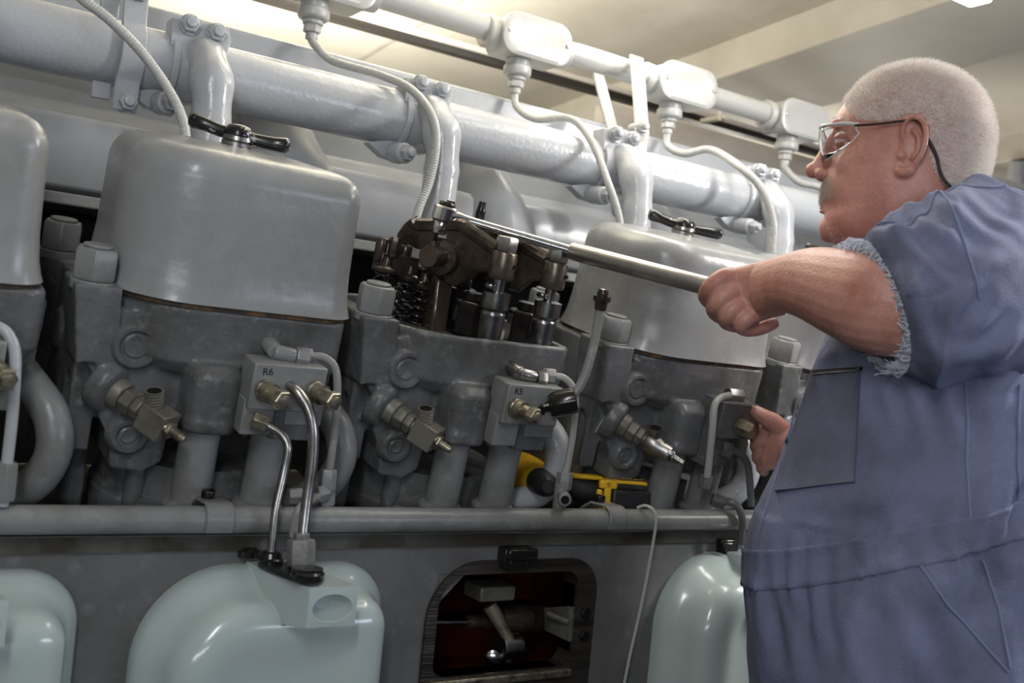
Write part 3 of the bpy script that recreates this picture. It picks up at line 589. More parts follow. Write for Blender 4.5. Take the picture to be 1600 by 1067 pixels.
# ================================================================ header pipe, outlet elbows, clamps
YP, ZP, RP = 1.60, .378, .0475
t = thing('header_pipe', 'long pale grey header pipe sloping across the frame above the covers', 'pipe', (1.2, YP, ZP - RP))
segs = [(-.9, .405), (.405, .80), (.80, 1.215), (1.215, 1.60), (1.60, 3.2)]
for a, c in segs:
    b = NB(); cyl(b, (a, YP, ZP), (c, YP, ZP), RP, seg=48); put('pipe_section', b, M_PIPE, t, True)
for n, xe in ((0, .438), (1, .818), (2, 1.232), (3, 1.612)):
    lab = {0: 'welded outlet elbow dropping from the header pipe behind the left wing handle', 1: 'outlet elbow behind the open head R5, flexible conduit crossing it',
           2: 'outlet elbow on the header pipe just under the twin hanger straps', 3: 'outlet elbow on the header pipe nearest the mechanic\'s face'}[n]
    t = thing('outlet_elbow', lab, 'pipe elbow', (xe, YP - .06, .2), group='outlet elbows along the header pipe')
    b = NB(); P = [(xe + .0, YP - .03, ZP + .012), (xe, YP - .055, ZP + .006), (xe + .001, YP - .082, ZP - .03), (xe + .003, YP - .09, ZP - .08), (xe + .001, YP - .090, ZP - .16), (xe - .004, YP - .088, ZP - .25)]
    sweep(b, catmull(P, 8), lambda i: .030 + .0025 * math.sin(i * .5) if i < 26 else .0285, 24)
    put('elbow_tube', b, M_PIPE, t, True)
    b = NB(); lathe(b, (xe - .048, YP, ZP), (1, 0, 0), [(0, RP), (0, RP + .006), (.010, RP + .007), (.011, RP + .004), (.060, RP + .004), (.062, RP)], 44)
    prism(b, [(xe - .052, YP - .045, ZP + .02), (xe - .052, YP - .04, ZP + .062), (xe + .030, YP - .04, ZP + .068), (xe + .034, YP - .046, ZP + .045), (xe + .026, YP - .05, ZP + .015)], (0, .034, 0))
    rcyl(b, (xe - .052, YP - .022, ZP - .062), (xe - .050, YP - .062, ZP - .066), .017, .004)
    prism(b, [(xe - .10, YP - .02, ZP - .052), (xe - .03, YP - .02, ZP - .035), (xe - .03, YP - .02, ZP - .075), (xe - .07, YP - .02, ZP - .07)], (0, .02, 0))
    put('saddle_clamp', b, M_PIPE, t, True, bevel=.005, seg=3)
    for dx_, z_ in ((-.028, .055), (.012, .052)):
        b = NB(); A = V((xe + dx_, YP - .046, ZP + z_)); q = A + V((-.002, -.012, 0)); cyl(b, A + V((0, .006, 0)), A + V((0, -.002, 0)), .0155); hexa(b, A, q, .0135); rcyl(b, q, q + V((0, -.008, 0)), .0075, .002); put('bolt', b, M_PIPE, t, True)
    b = NB(); A = V((xe - .050, YP - .062, ZP - .066)); hexa(b, A, A + V((.003, -.010, 0)), .0135); rcyl(b, A, A + V((.004, -.020, 0)), .0075, .002); put('bolt', b, M_PIPE, t, True)
def hanger(x, ytop, ztop, label, m, lean=0):
    t = thing('pipe_hanger', label, 'bracket', (x, YP - .05, ZP - .09), group='strap hangers on the header pipe')
    for i, off in ((0, 0.0), (1, 0.04)):
        b = NB(); K = 12
        arc = [(YP - (RP + .003) * math.cos(a), ZP + (RP + .003) * math.sin(a)) for a in [-.75 + (1.55) * k / K for k in range(K + 1)]]
        arc2 = [(YP - (RP + .009) * math.cos(a), ZP + (RP + .009) * math.sin(a)) for a in [-.75 + (1.55) * k / K for k in range(K + 1)]]
        if i == 0:
            pts = [(YP - .026, ZP - .085), (YP - .030, ZP - .04)] + arc + [(YP - .03, ZP + .075), (ytop + .004, ztop)]
            pto = [(ytop - .003, ztop), (YP - .036, ZP + .075)] + arc2[::-1] + [(YP - .037, ZP - .045), (YP - .033, ZP - .085)]
            prism(b, [(x - .017, y, z) for y, z in pts + pto], (.034, 0, 0))
        else:
            if lean: prism(b, [(x - .020, YP + .01, ZP + .03), (x - .020, YP + .018, ZP + .03), (x - .006, YCN - .002, ZCN - .022), (x - .006, YCN - .010, ZCN - .022)], (.028, 0, 0))
            else: prism(b, [(x - .042, YP - .01, ZP - .07), (x - .042, YP - .002, ZP - .07), (x - .042, YP + .002, ztop), (x - .042, YP - .01, ztop)], (.026, 0, 0))
        if lean and i == 0:
            for v in b.verts:
                if v.co.z > ZP + .06: v.co.x += lean * (v.co.z - ZP - .06) / (ztop - ZP - .06)
        put('strap', b, m, t, True, bevel=.002)
    for z_ in (-.073, .083):
        b = NB(); A = V((x + .002, YP - .036, ZP + z_)); cyl(b, A + V((0, .03, 0)), A, .010); hexa(b, A, A + V((0, -.010, 0)), .0125); rcyl(b, A, A + V((0, -.017, 0)), .007, .002); put('bolt', b, m, t, True)
    return t
hanger(.335, YP - .035, .62, 'grey strap hanger over the header pipe above the left cover', M_PIPE)
YCN, ZCN, RCN = 1.735, .615, .0235
hanger(1.27, YCN - .030, ZCN + .028, 'white strap hanger joining the conduit run to the header pipe', M_CONDUIT, .085)

# ================================================================ duct casing behind the header pipe
t = thing('air_duct', 'long grey sheet duct running behind the header pipe', 'duct', (1.2, 1.8, .17))
prof = [(1.98, .50), (1.76, .505), (1.752, .498), (1.752, .40), (1.744, .318), (1.720, .302), (1.688, .294), (1.680, .284), (1.674, .240), (1.678, .205), (1.69, .186), (1.72, .180), (1.98, .175)]
b = NB()
xs = [-.9, 2.9]
loft(b, [[(x, y, z) for y, z in prof] for x in (xs[0], 1.05, 2.0, xs[-1])]); put('duct_body', b, M_DUCT, t, True, bevel=.004)
for x in (.62, 1.02, 1.42, 1.82):                      # port necks leaving the duct between the heads
    b = NB(); P = [(x - .02, 1.76, .40), (x + .01, 1.73, .31), (x + .035, 1.70, .24), (x + .045, 1.685, .17)]
    sweep(b, catmull(P, 6), lambda i: .055 + .0012 * i, 24); put('port_neck', b, M_DUCT, t, True)
b = NB(); box(b, (1.2, 1.70, .165), (4.1, .10, .018)); put('bottom_flange', b, M_GREY, t, True, bevel=.003)
tagit(put('valley_shade_sheet', (lambda bm: (loft(bm, [[(x, y, z) for y, z in ((1.92, .19), (1.90, .19), (1.86, -.2), (1.86, -.25), (1.88, -.25))] for x in (-.9, 2.88)]), bm)[1])(NB()), M_DARK), 'dark plate added as shade deep behind the cylinder heads', 'plate')  # dark sheet added so the gaps behind the heads stay in shade

# ================================================================ conduit run with junction fittings
t = thing('conduit_pipe', 'white conduit pipe sloping across the top of the frame', 'pipe', (1.2, YCN, ZCN - RCN))
b = NB(); cyl(b, (.4, YCN, ZCN + .008), (3.2, YCN, ZCN - .006), RCN, seg=36); put('pipe_run', b, M_CONDUIT, t, True)
FX = []
for i, (px, py) in enumerate(((512, -10), (829, 60), (1064, 134), (1244, 200))):
    c = atY(px, py, YCN - .012); c.z = ZCN; FX.append(c)
    lab = ['conduit fitting cut off by the top edge, only its hub showing', 'white junction fitting on the conduit, first from the left in full view',
           'white junction fitting right of the strap hanger', 'white junction fitting nearest the mechanic\'s forehead'][i]
    t = thing('junction_fitting', lab, 'junction box', (c.x, c.y, c.z - .05), group='junction fittings on the conduit')
    b = NB()
    lathe(b, (c.x - .098, YCN, c.z), (1, 0, 0), [(0, RCN), (0, RCN + .007), (.004, RCN + .009), (.022, RCN + .008), (.030, RCN + .005), (.05, RCN + .008)], 32)
    lathe(b, (c.x + .098, YCN, c.z), (-1, 0, 0), [(0, RCN), (0, RCN + .004), (.022, RCN + .006), (.05, RCN + .008)], 32)
    oc = rrect(-.075, .075, -.038, .038, (.018, .018, .03, .03), 6)
    loft(b, [[(c.x + x, YCN + .030, c.z + z) for x, z in oc], [(c.x + x, YCN - .034, c.z + z) for x, z in oc]])
    rcyl(b, (c.x - .018, YCN - .004, c.z - .030), (c.x - .018, YCN - .004, c.z - .058), .024, .003)
    rcyl(b, (c.x - .018, YCN - .004, c.z - .050), (c.x - .018, YCN - .004, c.z - .072), .0275, .006)
    put('fitting_body', b, M_CONDUIT, t, True, bevel=.006, seg=3)
    b = NB(); oc2 = rrect(-.079, .079, -.041, .041, (.03, .03, .033, .033), 7)
    loft(b, [[(c.x + x, YCN - .034, c.z + z) for x, z in oc2], [(c.x + x, YCN - .041, c.z + z) for x, z in oc2], [(c.x + x * .9, YCN - .044, c.z + z * .85) for x, z in oc2], [(c.x + x * .8, YCN - .042, c.z + z * .6) for x, z in oc2]])
    put('cover_plate', b, M_CONDUIT, t, True)
    for s in (-1, 1):
        b = NB(); q = V((c.x + s * .068, YCN - .0425, c.z)); lathe(b, q, (0, -1, 0), [(0, .0045), (.002, .004), (.003, .002)], 12); put('screw', b, M_STEEL, t, True)
    b = NB(); q = V((c.x - .018, YCN - .004, c.z - .072)); rcyl(b, q, q + V((0, 0, -.008)), .018, .002); hexa(b, q + V((0, 0, -.008)), q + V((0, 0, -.022)), .0155); rcyl(b, q + V((0, 0, -.022)), q + V((0, 0, -.034)), .0105, .002); put('hub_connector', b, M_CONDUIT, t, True)
def exit_pt(c): return V((c.x - .018, YCN - .004, c.z - .104))
def flexline(lab, pts, m=M_FLEX, r=.0072):
    b = NB(); flex(b, pts, r); return put('flexible_conduit', b, m, None, label=lab, cat='flexible conduit', group='flexible conduits down to the heads')
flexline('ribbed grey flexible conduit falling from the top left behind the left cover', fr((108, -22, 1.50), (130, 0, 1.49), (170, 30, 1.48), (220, 80, 1.475), (260, 135, 1.475), (283, 180, 1.465), (291, 225, 1.462), (290, 300, 1.47)))
e = exit_pt(FX[0]); flexline('ribbed grey flexible conduit hanging in a long curve over the elbow behind R5', [e + V((0, 0, .012)), e] + fr((497, 76, 1.71), (522, 96, 1.68), (590, 116, 1.60), (640, 138, 1.53), (672, 175, 1.475), (682, 220, 1.458), (672, 280, 1.458), (655, 325, 1.458), (646, 360, 1.462)))
e = exit_pt(FX[1]); flexline('pale flexible conduit in an S curve left of the twin hanger straps', [e + V((0, 0, .012)), e] + fr((808, 168, 1.72), (838, 186, 1.67), (892, 186, 1.60), (925, 222, 1.54), (950, 285, 1.48), (965, 330, 1.463), (972, 370, 1.463)))
e = exit_pt(FX[2]); flexline('smooth white flexible conduit arching behind the right black wing handle', [e + V((0, 0, .012)), e] + fr((1044, 228, 1.72), (1070, 240, 1.67), (1110, 234, 1.62), (1155, 260, 1.52), (1190, 295, 1.475), (1208, 345, 1.458), (1207, 395, 1.46)), M_CONDUIT, .0085)
e = exit_pt(FX[3]); flexline('short white flexible conduit curving down behind the mechanic\'s nose', [e + V((0, 0, .012)), e] + fr((1226, 262, 1.72), (1248, 284, 1.69), (1285, 295, 1.66), (1320, 330, 1.62)), M_CONDUIT, .0085)

# raceway and clutter under the conduit
t = thing('cable_raceway', 'grey cable raceway running below and behind the white conduit', 'raceway', (2.0, 2.1, .56))
b = NB(); box(b, (1.5, 2.26, .742), (4.4, .05, .012)); put('rail', b, M_WALL, t, True)
b = NB(); box(b, (1.5, 2.262, .728), (4.4, .03, .016)); put('rail_painted_shadow', b, M_OILD, t, True)  # solid dark strip standing in for the shadow under the rail
b = NB(); box(b, (2.6, 2.20, .655), (1.9, .06, .055)); box(b, (2.6, 2.165, .63), (1.9, .012, .06)); put('channel', b, M_WALL, t, True, bevel=.003)
for x in (1.83, 1.98):
    b = NB(); box(b, (x, 2.13, .70), (.02, .09, .012)); box(b, (x - .01, 2.10, .715), (.012, .012, .05)); put('clip', b, M_WHITE, t, True, bevel=.002)

# ================================================================ pale green hand hole covers
def hh_cover(xc, label):
    t = thing('crankcase_cover', label, 'access cover', (xc, YW, -.56), group='pale green crankcase covers')
    def o(e, y, dx=0, dz=0): return [(xc + dx + x, y, dz + z) for x, z in rrect(-.160 + e, .158 - e, -.62 + e, -.288 - e, tuple(max(.012, r - e) for r in (.05, .05, .062, .115)), 12)]
    b = NB()
    loft(b, [o(0, YW), o(0, YW - .014), o(.004, YW - .024), o(.014, YW - .035), o(.022, YW - .045), o(.024, YW - .060, .003, -.004), o(.026, YW - .072, .004, -.006), o(.032, YW - .082, .005, -.008), o(.043, YW - .0885, .005, -.008), o(.058, YW - .0905, .005, -.008), o(.075, YW - .0890, .005, -.008), o(.090, YW - .0850, .005, -.008), o(.11, YW - .0840, .005, -.008)])
    put('pressed_cover', b, M_TEAL, t, True, ang=60)
    # clamp bracket, wedge with a scooped pocket
    b = NB()
    x0, x1 = xc - .004, xc + .062; bx = lambda y, z, xa, xb, zb: [(xa, y, z), (xb, y, z), (xb, y, zb), (xa, y, zb)]
    loft(b, [bx(YW - .005, -.284, xc - .03, xc + .030, -.34), bx(YW - .06, -.287, xc - .022, xc + .045, -.345), bx(YW - .128, -.290, x0 + .008, x1 + .004, -.337)], True, False)
    K = 20; yf = YW - .128; xm, zm = (x0 + .008 + x1 + .004) / 2, -.326
    def sqr(k):                                     # outer square points matching K angles
        a = 2 * PI * k / K + PI / 4; c_, s_ = math.cos(a), math.sin(a); m_ = max(abs(c_), abs(s_)); return (xm + .031 * c_ / m_, yf, -.3135 + .0235 * s_ / m_)
    loft(b, [[sqr(k) for k in range(K)]] + [[(xm + rx * math.cos(2 * PI * k / K + PI / 4), yf + dy, -.315 + rz * math.sin(2 * PI * k / K + PI / 4)) for k in range(K)] for rx, rz, dy in ((.0255, .0165, -.001), (.024, .015, .004), (.020, .012, .018), (.010, .006, .026))], False, True)
    put('clamp_bracket', b, M_TEAL, t, True, bevel=.002)
    return t
hh_cover(.50, 'pale green crankcase cover with black flange and hex fitting, left of the open hand hole')
hh_cover(.118, 'pale green crankcase cover cut off at the bottom left corner')
hh_cover(1.315, 'pale green crankcase cover beside the mechanic\'s thighs')
def blk_flange(pa, pb, label, full=True):
    t = thing('black_flange', label, 'flange', tuple(pb))
    a, c = Vector(pa), Vector(pb); d = (c - a); d.z = 0; d.normalize(); s = V((-d.y, d.x, 0))
    def ov(z, e):
        out = []
        for k in range(13): q = PI / 2 + PI * k / 12; out.append(a + d * ((.015 + e) * math.cos(q)) + s * ((.015 + e) * math.sin(q)) + V((0, 0, z)))
        for k in range(13): q = -PI / 2 + PI * k / 12; out.append(c + d * ((.021 + e) * math.cos(q)) + s * ((.021 + e) * math.sin(q)) + V((0, 0, z)))
        return out
    b = NB(); loft(b, [ov(0, -.001), ov(.001, 0), ov(.006, 0), ov(.007, -.001)]); put('flange_plate', b, M_BLACK, t, True)
    b = NB(); lathe(b, c + V((0, 0, .006)), (0, 0, 1), [(0, .021), (.003, .0215), (.006, .019), (.009, .019), (.010, .014)], 26); put('grommet', b, M_BLACK, t, True)
    b = NB(); lathe(b, a + V((0, 0, .006)), (0, 0, 1), [(0, .015), (.004, .0155), (.006, .013), (.012, .012), (.014, .008)], 22); lathe(b, a + d * -.035 + V((0, .01, .004)), (0, 0, 1), [(0, .014), (.008, .014), (.012, .008)], 18); put('rear_grommet', b, M_BLACK, t, True)
    return t
blk_flange((.4855, 1.225, -.2835), (.508, 1.165, -.2865), 'black oval flange on the bracket where the R6 fuel tubes enter')
b = NB(); c = atY(1136, 856, 1.262); box(b, c, (.035, .02, .022)); box(b, c + V((0, 0, .012)), (.045, .02, .008)); tagit(put('latch_stub', b, M_OILD, None, bevel=.003), 'small black latch on the wall above the right pale green cover', 'latch')

# ================================================================ hooked wire on the rail
b = NB(); P = [atY(996, 793, 1.25), atY(1008, 790, 1.238), atY(1020, 796, 1.228), atY(1025, 812, 1.225), atY(1020, 850, 1.23), atY(1003, 940, 1.24), atY(985, 1020, 1.25), atY(974, 1075, 1.255)]
tube(b, P, .0024, 8, 10); put('hooked_wire', b, M_FLEX, None, label='thin pale wire hooked over the rail and hanging down the block wall', cat='wire')

# ================================================================ cordless drill lying on the deck
Cd = atY(972, 765, 1.345); ex = V((.93, -.36, 0)).normalized(); ey = V((.36, .93, 0)).normalized(); ez = V((0, 0, 1)); AX = (ex, ey, ez)
zd = -.253
t = thing('cordless_drill', 'black and yellow cordless drill lying on the deck behind the rail', 'drill', (Cd.x, Cd.y, zd))
bc = V((Cd.x + .004, Cd.y, zd + .031))
b = NB(); box(b, bc, (.066, .085, .056), AX); box(b, bc + ex * -.004 + ez * .031, (.060, .070, .010), AX); put('battery_pack', b, M_RUB, t, True, bevel=.005, seg=3)
b = NB(); box(b, bc + ez * .0375 + ex * -.008 + ey * -.0, (.076, .060, .007), AX)
box(b, bc - ex * .040 + ey * -.036 + ez * .016, (.012, .012, .052), AX); box(b, bc - ex * .040 + ey * -.036 + ez * .034, (.030, .012, .014), AX)
box(b, bc - ex * .054 + ey * -.038 + ez * -.002, (.009, .010, .055), AX); box(b, bc - ex * .07 + ez * .040 + ey * .0, (.055, .03, .007), AX); put('yellow_trim', b, M_YEL, t, True, bevel=.003)
b = NB(); box(b, bc + ez * .0415 + ey * -.012 + ex * .006, (.050, .020, .002), AX); pl = put('name_plate', b, M_RUB, t, True, bevel=.0006)
Mx = Matrix.Translation(bc + ez * .0427 + ey * -.012 + ex * .006) @ Matrix((ex, ey, ez)).transposed().to_4x4()
tx = text('DEWALT', .0125, MW[t.name].inverted() @ Mx, M_YEL, None, 'lettering'); tx.parent = pl; MW[tx.name] = MW[t.name]
b = NB(); P = [bc - ex * .03 + ez * .012, bc - ex * .075 + ez * .018, bc - ex * .12 + ez * .022, bc - ex * .165 + ez * .028]; sweep(b, catmull(P, 6), .0195, 16, lambda i: 1.25); put('grip', b, M_RUB, t, True)
b = NB(); H0 = P[-1] + ez * .008; sweep(b, [H0 - ey * .08, H0 - ey * .04, H0, H0 + ey * .05, H0 + ey * .09], lambda i: (.020, .029, .031, .031, .024)[i], 20); put('motor_housing', b, M_YEL, t, True)
b = NB(); sweep(b, [H0 - ey * .14, H0 - ey * .125, H0 - ey * .08], lambda i: (.010, .018, .021)[i], 18); put('chuck', b, M_RUB, t, True)

# large pale vessel and pipe in the blurred background, right of the mechanic
t = thing('background_tank', 'blurred pale rounded tank behind the mechanic\'s neck', 'tank', (3.35, 1.9, -.3))
b = NB(); c = atD(1565, 330, 3.8); lathe(b, (c.x, c.y, -.6), (0, 0, 1), [(-.76, .17), (.90, .17), (1.0, .165), (1.08, .14), (1.12, .08), (1.135, .02)], 32); put('shell', b, M_DUCT, t, True)
b = NB(); c = atD(1597, 190, 3.6); cyl(b, (c.x, c.y, -1.3), (c.x, c.y, .83), .03, seg=20); put('downpipe', b, M_DUCT, None, label='blurred pale vertical pipe at the right frame edge', cat='pipe')
# ================================================================ the mechanic
M_SKIN = mat('ruddy_skin', (.58, .29, .235), .42, bump=.35, bscale=260, dirt=(.42, .17, .12), dscale=16, dlow=.42, dhigh=.7, sub=.12, dirt2=(.56, .32, .24), d2scale=70)
M_DENIM = mat('faded_blue_coverall_cloth', (.205, .222, .345), .85, bump=.5, bscale=350, dirt=(.13, .138, .20), dscale=6, dlow=.42, dhigh=.66, spec=.2, dirt2=(.265, .285, .42), d2scale=13)
M_DENIM2 = mat('soiled_blue_pocket_cloth', (.16, .172, .25), .85, bump=.5, bscale=350, dirt=(.115, .12, .16), dscale=9, dlow=.4, dhigh=.7, spec=.2)
M_SEAM = mat('pale_blue_seam_thread', (.22, .25, .38), .9, spec=.1)
M_FRAY = mat('pale_frayed_thread', (.66, .69, .78), .9, spec=.1)
M_HAIR = mat('cropped_white_hair', (.88, .85, .80), .45)
M_BEARD = mat('grey_brown_moustache', (.42, .35, .29), .5)
M_LIP = mat('lip_skin', (.42, .15, .12), .4, sub=.1)
M_EYEW = mat('eye_white', (.7, .66, .62), .2)
M_GLASS = bpy.data.materials.new('clear_lens'); M_GLASS.use_nodes = True
_g = M_GLASS.node_tree.nodes['Principled BSDF']; _g.inputs['Transmission Weight'].default_value = 1; _g.inputs['Roughness'].default_value = .02; _g.inputs['IOR'].default_value = 1.25; _g.inputs['Base Color'].default_value = (.96, .97, .98, 1)
CM = atD(1430, 300, 1.42); FW = V((-.586, .81, 0)).normalized(); LV = V((-.81, -.586, 0)).normalized(); UP = V((0, 0, 1))
def M_(px, py, bb=0): r = ray(px, py); return r * ((CM.dot(LV) + bb) / r.dot(LV))
def loc(p): d = p - CM; return V((d.dot(FW), d.dot(LV), d.z))
def wor(q): return CM + FW * q[0] + LV * q[1] + UP * q[2]
def mir(p): q = loc(p); return wor((q.x, -q.y, q.z))
def pxl(p): c = ROT.transposed() @ p; return CX - F_PX * c.x / c.z, CY + F_PX * c.y / c.z
man = thing('person', 'mechanic in faded blue short-sleeved coveralls and safety glasses, pulling the long bar', 'person', (CM.x + .05, CM.y - .06, -1.32))

HEAD = [ # front px, back px, half width
 ((1424, 105), (1436, 105), .014), ((1402, 109), (1468, 109), .036), ((1372, 117), (1498, 120), .054), ((1350, 129), (1520, 135), .067), ((1334, 146), (1536, 152), .075),
 ((1319, 165), (1547, 175), .0795), ((1306, 184), (1552, 198), .081), ((1301, 199), (1553, 215), .081), ((1305, 213), (1551, 230), .080), ((1303, 232), (1549, 244), .079),
 ((1297, 255), (1546, 259), .079), ((1290, 280), (1542, 273), .079), ((1286, 300), (1537, 285), .079), ((1285, 318), (1533, 296), .078), ((1289, 334), (1530, 305), .077),
 ((1286, 352), (1527, 315), .075), ((1291, 370), (1526, 324), .071), ((1310, 385), (1526, 332), .066), ((1348, 393), (1530, 345), .066), ((1375, 415), (1545, 365), .072)]
def cr(a, b_, c, d, t): return .5 * ((2 * b_) + (c - a) * t + (2 * a - 5 * b_ + 4 * c - d) * t * t + (3 * b_ - a - 3 * c + d) * t ** 3)
def station_fn(ST, wide=2.2, frontk=.16):
    rows = [(M_(*f), M_(*k), hw) for f, k, hw in ST]; N = len(rows)
    def fn(t, ph):
        i = min(int(t), N - 2); tt = t - i; g = lambda j: rows[max(0, min(N - 1, j))]
        f = cr(g(i - 1)[0], g(i)[0], g(i + 1)[0], g(i + 2)[0], tt); k = cr(g(i - 1)[1], g(i)[1], g(i + 1)[1], g(i + 2)[1], tt); hw = cr(g(i - 1)[2], g(i)[2], g(i + 1)[2], g(i + 2)[2], tt)
        c = (f + k) / 2; a = (f - k) / 2; cs, sn = math.cos(ph), math.sin(ph); e = 2 / wide
        x = math.copysign(abs(cs) ** e, cs); y = math.copysign(abs(sn) ** e, sn)
        return c + a * x + LV * (hw * y * (1 - frontk * max(0, x) ** 2))
    return fn, N
hfn, HN = station_fn(HEAD)
def body_shells():
    b = NB()
    NR, NS = 64, 56
    loft(b, [[hfn(min(HN - 1.0001, (HN - 1) * k / NR), 2 * PI * j / NS) for j in range(NS)] for k in range(NR + 1)])
    # nose
    N_ = [((1300, 205), .006, .004), ((1290, 222), .008, .007), ((1284, 240), .0095, .0095), ((1277, 256), .012, .012), ((1272, 268), .0145, .0125), ((1276, 277), .013, .008)]
    def nose_ring(c, hw, hh): return [M_(*c) + LV * (hw * math.cos(a)) + FW * (hh * math.sin(a)) for a in [2 * PI * k / 16 for k in range(16)]]
    rings = [nose_ring((px + 5, py), hw, hh) for (px, py), hw, hh in N_]; loft(b, rings)
    ball(b, M_(1271, 266), .0118, sc=(1, 1, .95)); 
    for s in (1, -1):
        f = (lambda p: p) if s == 1 else mir
        ball(b, f(M_(1283, 271, .013)), .0088, sc=(1.1, 1, .85))
        ball(b, f(M_(1310, 194, .028)), .010, sc=(1, 1.7, .7), ax=(FW, LV, UP))        # brow
        ball(b, f(M_(1324, 258, .043)), .020, sc=(.75, .6, 1.0), ax=(FW, LV, UP))       # cheek
        # ear
        ctl = [(1413, 222, .079), (1410, 203, .082), (1417, 188, .087), (1431, 183, .092), (1443, 192, .096), (1447, 212, .098), (1442, 236, .096), (1430, 256, .090), (1417, 270, .084), (1405, 268, .080), (1402, 256, .078)]
        P = catmull([f(M_(*c)) for c in ctl], 6); sweep(b, P, lambda i: .0036 + (.0022 if 44 < i < 56 else 0), 10)
        P = catmull([f(M_(*c)) for c in ((1425, 203, .084), (1434, 214, .088), (1434, 234, .088), (1424, 250, .083))], 5); sweep(b, P, .0028, 8)
        ball(b, f(M_(1427, 226, .0785)), .030, sc=(.50, .14, 1.12), ax=(FW, LV, (UP + FW * -.18).normalized())); ball(b, f(M_(1408, 243, .081)), .0062)
    # lips and chin
    loft(b, [[M_(px, py) + LV * (w_ * math.cos(a)) + UP * (.0045 * math.sin(a)) + FW * (-.5 * abs(math.cos(a)) ** 2 * .02) for a in [2 * PI * k / 14 for k in range(14)]] for px, py, w_ in ((1300, 318, .030), (1286, 318, .024), (1282, 319, .015))])
    loft(b, [[M_(px, py) + LV * (w_ * math.cos(a)) + UP * (.0055 * math.sin(a)) + FW * (-.5 * abs(math.cos(a)) ** 2 * .02) for a in [2 * PI * k / 14 for k in range(14)]] for px, py, w_ in ((1302, 328, .028), (1286, 328, .021), (1281, 328, .012))])
    ball(b, M_(1297, 357), .022, sc=(.7, 1.1, .9), ax=(FW, LV, UP))
    # trunk and legs inside the clothes
    loft(b, [[c + FW * (ra * math.cos(a)) + LV * (rb * math.sin(a)) for a in [2 * PI * k / 24 for k in range(24)]] for c, ra, rb in
             ((M_(1450, 350), .07, .07), (M_(1485, 430), .11, .17), (M_(1480, 560), .14, .19), (M_(1450, 800), .18, .21), (M_(1450, 1000), .15, .18), (M_(1450, 1120), .13, .16))])
    for s in (1, -1):
        hp = wor((loc(M_(1450, 1080)).x, s * .10, loc(M_(1450, 1080)).z)); kn = hp + V((0, 0, -.42)) + FW * .01; an = V((kn.x, kn.y, -1.24))
        sweep(b, [hp, hp.lerp(kn, .5), kn, kn.lerp(an, .3), an], lambda i: (.085, .075, .055, .055, .04)[i], 18)
        sweep(b, [an + V((0, 0, -.03)) - FW * .04, an + V((0, 0, -.035)) + FW * .05, an + V((0, 0, -.045)) + FW * .15], lambda i: (.035, .038, .025)[i], 14)
    # near arm
    def limb(pts, n=6, seg=22):
        P = catmull([p for p, _, _ in pts], n); r1 = [v for v in resample_scalar([r for _, r, _ in pts], n)]; r2 = [v for v in resample_scalar([r for _, _, r in pts], n)]
        m = len(P); rings = []
        for i in range(m):
            T = (P[min(i + 1, m - 1)] - P[max(i - 1, 0)]).normalized(); u = (UP - T * UP.dot(T)).normalized(); s = T.cross(u)
            rings.append([P[i] + u * (r1[i] * math.sin(a)) + s * (r2[i] * math.cos(a)) for a in [2 * PI * k / seg for k in range(seg)]])
        loft(b, rings)
    def resample_scalar(vals, n):
        out = []; Q = [vals[0]] + vals + [vals[-1]]
        for i in range(1, len(Q) - 2):
            for k in range(n): out.append(cr(Q[i - 1], Q[i], Q[i + 1], Q[min(i + 2, len(Q) - 1)], k / n))
        return out + [vals[-1]]
    limb([(M_(1585, 400, .06), .075, .07), (M_(1520, 440, .15), .066, .06), (M_(1450, 470, .215), .062, .055), (atD(1402, 478, 1.19), .0585, .052), (atD(1365, 472, 1.20), .0575, .050), (atD(1315, 457, 1.24), .052, .045), (atD(1270, 444, 1.29), .0455, .039), (atD(1238, 442, 1.335), .0395, .033), (atD(1212, 446, 1.37), .0365, .027), (atD(1195, 450, 1.395), .037, .024)])
    ball(b, atD(1382, 488, 1.165), .020, sc=(1, 1, 1)); 
    # near hand: palm slab, knuckles and curled fingers
    def hand_seg(chain): P = [atD(*c[:3]) for c in chain]; limb([(p, c[3], c[3]) for p, c in zip(P, chain)], 5, 14)
    palm = [((1222, 402), (1228, 494), 1.360, .022), ((1200, 403), (1204, 500), 1.385, .021), ((1175, 409), (1180, 508), 1.405, .020), ((1150, 416), (1165, 512), 1.420, .018), ((1132, 424), (1152, 510), 1.430, .013)]
    rings = []
    for (t0, t1, D, dh) in [((a), (c), d, h) for a, c, d, h in palm]:
        A, B_ = atD(*t0, D), atD(*t1, D + .01); c = (A + B_) / 2; h = (A - B_) / 2; vd = ray(*t0).normalized()
        rings.append([c + h * math.copysign(abs(math.sin(a)) ** .8, math.sin(a)) * .96 + vd * (dh * math.cos(a)) for a in [2 * PI * k / 20 for k in range(20)]])
    loft(b, rings)
    hand_seg([(1152, 432, 1.425, .0125), (1132, 434, 1.418, .0135), (1112, 448, 1.420, .0128), (1104, 463, 1.445, .0120), (1118, 476, 1.475, .0110), (1140, 478, 1.490, .009)])
    hand_seg([(1158, 455, 1.420, .0125), (1138, 458, 1.412, .0135), (1121, 474, 1.415, .0128), (1117, 486, 1.442, .0118), (1132, 496, 1.472, .011), (1155, 492, 1.488, .009)])
    hand_seg([(1166, 476, 1.418, .0120), (1150, 480, 1.410, .0130), (1136, 493, 1.412, .0122), (1136, 503, 1.440, .0112), (1152, 508, 1.468, .0105), (1172, 500, 1.485, .009)])
    hand_seg([(1182, 492, 1.412, .0115), (1168, 497, 1.405, .0125), (1158, 508, 1.408, .0112), (1168, 515, 1.420, .0100), (1188, 513, 1.425, .0095), (1204, 507, 1.425, .009), (1215, 503, 1.425, .007)])
